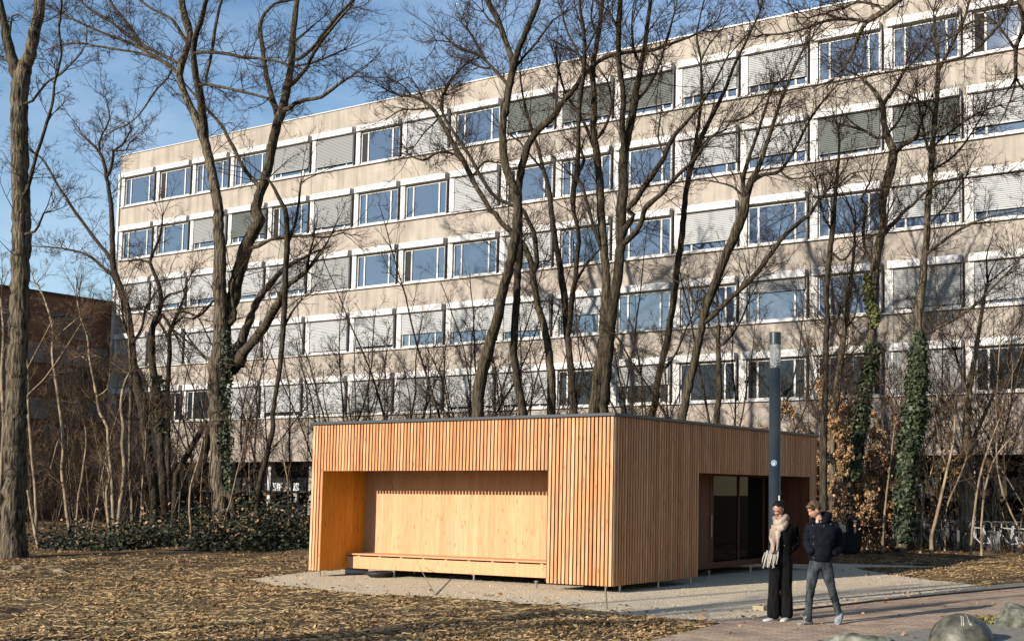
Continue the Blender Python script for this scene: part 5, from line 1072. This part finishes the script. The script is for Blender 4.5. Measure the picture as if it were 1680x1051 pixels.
# ------------------------------------------------------------------ stones and bollard
cb = g(1577, 1051); rb_ = 51/F*np.linalg.norm(cb)*1.0
dome = empty('stone_dome', (cb[0], cb[1], 0)); tag(dome, 'dark rounded concrete dome bollard with pale paint streaks at the bottom right', 'bollard')
V, Fs = sphere((0, 0, .0), (rb_, rb_, rb_*.86), None, 48, 32, lambda p: p*(1+.012*math.sin(p[0]*9+p[1]*7)*math.cos(p[2]*8)))
mb = MB(); mb.add(V, Fs); mb.build('shell', M_dome, dome, smooth=True)
vdir = -cb[:2]/np.linalg.norm(cb[:2]); rgt = np.array([-vdir[1], vdir[0]]); rgt = rgt if rgt@np.array([cr[0], cr[1]]) > 0 else -rgt
def on_dome(a, el, k=1.012):                     # a: to the viewer's right, el: angle above the base
    x = a; yv = math.sqrt(max(0, 1-x*x)); h_ = np.array([rgt[0]*x+vdir[0]*yv*math.cos(el), rgt[1]*x+vdir[1]*yv*math.cos(el)]); return (h_[0]*rb_*k, h_[1]*rb_*k, yv*math.sin(el)*rb_*.86*k)
mb = MB()
def streak(pts, w):
    for (a0, e0), (a1, e1) in zip(pts[:-1], pts[1:]):
        mb.add([on_dome(a0-w, R(e0)), on_dome(a0+w, R(e0)), on_dome(a1+w, R(e1)), on_dome(a1-w, R(e1))], [(0, 1, 2, 3)])
streak([(.0, 70), (.01, 55), (.02, 46), (.015, 39)], .016); streak([(.06, 68), (.07, 54), (.075, 46), (.07, 40)], .018); streak([(.12, 80), (.19, 66), (.22, 56), (.25, 47)], .016)
streak([(.25, 50), (.29, 46), (.30, 43)], .035); streak([(.20, 46), (.28, 44)], .02); streak([(.34, 38), (.38, 37)], .02); streak([(.06, 86), (.09, 85)], .02)
mb.build('paint_streaks', M_mark, dome)
def rock(uv, r3, label, seed, m=M_stone, zoff=0, rz=0):
    c = g(*uv); rg = np.random.default_rng(seed); ph = rg.random(6)*6
    def f(p): 
        n = .10*mnoise.noise(Vector(p)*2.2+Vector((ph[0], ph[1], 0)))+.05*mnoise.noise(Vector(p)*6)+.03*mnoise.noise(Vector(p)*14)+.05*math.sin(p[0]*3.1+ph[0])*math.cos(p[1]*2.7+ph[1])+.06*math.sin(p[2]*6+ph[2]+p[0]*4)+.035*math.sin(p[1]*11+ph[3])*math.cos(p[0]*9+ph[4])+.02*math.sin(p[2]*17+ph[5]+p[1]*13); return p*(1+n)
    ca, sa = math.cos(rz), math.sin(rz); rot = np.array([[ca, -sa, 0], [sa, ca, 0], [0, 0, 1]])
    V, Fs = sphere((0, 0, zoff), r3, rot, 64, 40, f); mb = MB(); mb.add(V, Fs); o = mb.build('boulder', m, smooth=True); o.location = (c[0], c[1], 0); return tag(o, label, 'boulder')
rock((1672, 1026), (.34, .30, .31), 'rough greenish boulder at the right edge beside the path', 3)
M_stone2 = mat('pale_flat_stone', noise=(7, 9, (.06, .065, .045), (.31, .305, .25)), rough=.95, bump=(20, .02))
rock((1405, 1064), (.52, .26, .17), 'low flat pale boulder at the bottom edge left of the dome', 5, M_stone2, 0, yaw)
rg = np.random.default_rng(31)
P = np.array([g(u, v) for u, v in zip(rg.uniform(1600, 1690, 500), rg.uniform(1013, 1024, 500))]); P[:, 2] = .02
tag(scatter('tuft', P, .02, M_grass, .9, 2.0, 31, up=False), 'dry grass strip around the right boulder', 'grass', kind='stuff')
# young planted tree and stray shoots on the gravel edge
tree('tree_stake', 'short bare cut sapling standing in the gravel before the front corner', g(996, 997)[1], ['@32 1306,890,9 1304,850,9 1300,810,10 1303,785,12', '@32 1303,795,7 1292,780,6 1285,778,5', '@32 1304,795,7 1312,785,5'], bark=M_barkL, dens=0, hmin=9, cat='sapling')
mb = MB(); a, b_ = g(714, 976), g(686, 950); mb.tube([a, a*.6+b_*.4+[0, 0, .12], b_+[0, 0, .30]], [.012, .01, .006], 5); tag(mb.build('fallen_twig', M_barkL), 'thin curved twig sticking out of the gravel before the bench', 'twig')
mb = MB(); c = g(100, 940)
for k in range(2):
    c = g([95, 30][k], [941, 936][k]); V, Fs = sphere(c+[0, 0, .04], (.30-.05*k, .14, .09), None, 16, 10, lambda p: p*(1+.12*math.sin(p[0]*5+p[1]*7))); m2 = MB(); m2.add(V, Fs)
    tag(m2.build('fallen_log', M_barkL, smooth=True), ['pale cut log end on the leaf litter right of the big left trunk', 'pale cut log lying at the foot of the big left trunk'][k], 'log')
c = g(1246, 1000); mb = MB(); mb.box(c[0]-.10, c[0]+.10, c[1]-.05, c[1]+.05, -.01, .07); tag(mb.build('paving_block', mat('yellow_stone', (.45, .38, .24), .9), bevel=.01), 'small yellowish stone block on the gravel left of the scarf wearer', 'block')
# dark bin behind the walker
c = onY(1392, 900, 33.5); c[2] = 0; bn = empty('refuse_bin', tuple(c), R(8)); tag(bn, 'dark box-shaped bin in the shade behind the walker in the padded jacket', 'bin')
mb = MB(); mb.add([(-.30,-.28,.08),(.30,-.28,.08),(.30,.28,.08),(-.30,.28,.08),(-.36,-.36,.98),(.36,-.36,.98),(.36,.36,.98),(-.36,.36,.98)], [(0,3,2,1),(4,5,6,7),(0,1,5,4),(1,2,6,5),(2,3,7,6),(3,0,4,7)]); M_bin = mat('bin_plastic', (.012, .014, .020), .5); mb.build('bin_body', M_bin, bn, bevel=.02)
mb = MB(); mb.box(-.38, .38, -.38, .38, .985, 1.05); mb.build('lid', M_bin, bn, bevel=.02)
# ------------------------------------------------------------------ bicycles and rack frame on the right
M_bike = [mat('bike_white', (.42, .43, .43), .5), mat('bike_teal', (.12, .35, .42), .4), mat('bike_black', (.03, .03, .03), .4), mat('bike_silver', (.45, .46, .47), .3, metal=.6)]
M_tyre = mat('tyre', (.02, .02, .02), .8)
def wheel_mb(cx):
    mb = MB(); n = 28; pts = [(cx+.33*math.cos(2*math.pi*k/n), 0, .34+.33*math.sin(2*math.pi*k/n)) for k in range(n+1)]
    mb.tube(pts, .02, 6, cap=False); return mb
def spokes_mb(cx):
    mb = MB()
    for k in range(10): an = math.pi*k/10; mb.tube([(cx+.31*math.cos(an), 0, .34+.31*math.sin(an)), (cx-.31*math.cos(an), 0, .34-.31*math.sin(an))], .003, 3)
    return mb
bike_cache = {}
def bicycle(u, Yk, rz, m, label):
    p = onY(u, 880, Yk); root = empty('bicycle', (p[0], p[1], 0), rz); tag(root, label, 'bicycle', 'bicycles parked in the rack')
    def sub(key, f, name, mm, par):
        if key in bike_cache and mm is None: o = bpy.data.objects.new(name, bike_cache[key]); sc.collection.objects.link(o); o.parent = par; return o
        o = f().build(name, mm, par); bike_cache[key] = o.data; return o
    for cx in (-.53, .53):
        w = sub(('w', cx), lambda: wheel_mb(cx), 'wheel', M_tyre, root); sub(('s', cx), lambda: spokes_mb(cx), 'spokes', M_steel, w)
    def fr():
        mb = MB()
        for a, b in (((-.53,0,.34),(-.10,0,.30)), ((-.10,0,.30),(.38,0,.62)), ((-.22,0,.78),(.36,0,.80)), ((-.10,0,.30),(-.24,0,.88)), ((-.53,0,.34),(-.21,0,.76)), ((.53,0,.34),(.40,0,.60)), ((.40,0,.60),(.34,0,.92))): mb.tube([a, b], .019, 6)
        return mb
    sub('f'+m.name, fr, 'frame', m, root)
    mb = MB(); mb.tube([(.30,-.28,.97),(.36,-.10,1.0),(.34,0,.94),(.36,.10,1.0),(.30,.28,.97)], .013, 6); mb.build('handlebar', M_steel, root)
    mb = MB(); mb.add(*sphere((-.26, 0, .92), (.13, .07, .03), None, 12, 8)); mb.build('saddle', M_tyre, root)
    mb = MB(); mb.box(-.86, -.40, -.05, .05, .70, .715); mb.box(-.40, -.385, -.05, .05, .66, .715); mb.box(-.865, -.85, -.04, .04, .36, .70); mb.build('luggage_rack', M_steel, root)
    return root
bl_lab = ['silver bicycle left of the green ivy trunk', 'teal bicycle right beside the green ivy trunk', 'white bicycle right of the green ivy trunk, behind the tan sapling', 'black bicycle left of the pale smooth trunk', 'white bicycle just right of the pale smooth trunk', 'silver bicycle, third from the right edge', 'white bicycle, second from the right edge', 'white bicycle at the right edge']
for k_, u in enumerate([1440, 1494, 1522, 1556, 1606, 1630, 1654, 1676]): bicycle(u, 37.2, R(90+[14, -10, 20, 5, 24, -8, 16, 22][k_]+35), M_bike[[3, 1, 0, 2, 0, 3, 0, 0][k_]], bl_lab[k_])
mb = MB(); q = lambda u, v: onY(u, v, 40.0)
P1, P2, P3, P4 = q(1433, 841), q(1515, 841), q(1513, 795), q(1498, 795)
for a, b in ((P1, P2), (q(1433, 833), [P1[0], 40.0, 0]), (P3, [P3[0], 40.0, 0]), (P3, P4), ([q(1475, 841)[0], 40.0, P1[2]], [q(1475, 841)[0], 40.0, 0])): mb.tube([a, b], .028, 6)
tag(mb.build('rack_frame', mat('galvanised', (.35, .38, .38), .5, metal=.3)), 'grey tubular frame behind the green ivy trunk', 'frame')
a = onY(1422, 876, 39.6); mb = MB(); mb.box(-.18, .18, -.01, .01, 0, .95); o = mb.build('wooden_board', mat('tan_board', (.40, .27, .15), .8)); o.location = (a[0], 39.6, 0); o.rotation_euler = (R(-8), 0, 0); tag(o, 'tan wooden board leaning near the brown beech bushes', 'board')

# unseen evergreen thicket added on the right to block low sky light
PP = []; rg = np.random.default_rng(55)
for k_ in range(60):
    c = np.array([rg.uniform(4, 13), rg.uniform(20, 42), 0]); n = 260; q = rg.normal(0, 1, (n, 3)); q /= np.linalg.norm(q, axis=1)[:, None]; q[:, 2] = np.abs(q[:, 2]); PP.append(c+q*rg.random((n, 1))**.4*np.array([1.8, 1.8, rg.uniform(3, 8)]))
tag(scatter('sky_block_thicket', np.concatenate(PP), .16, M_bramble, .8, 1.1, 56), 'unseen evergreen thicket added beyond the right edge to dim the low sky', 'undergrowth', kind='stuff')
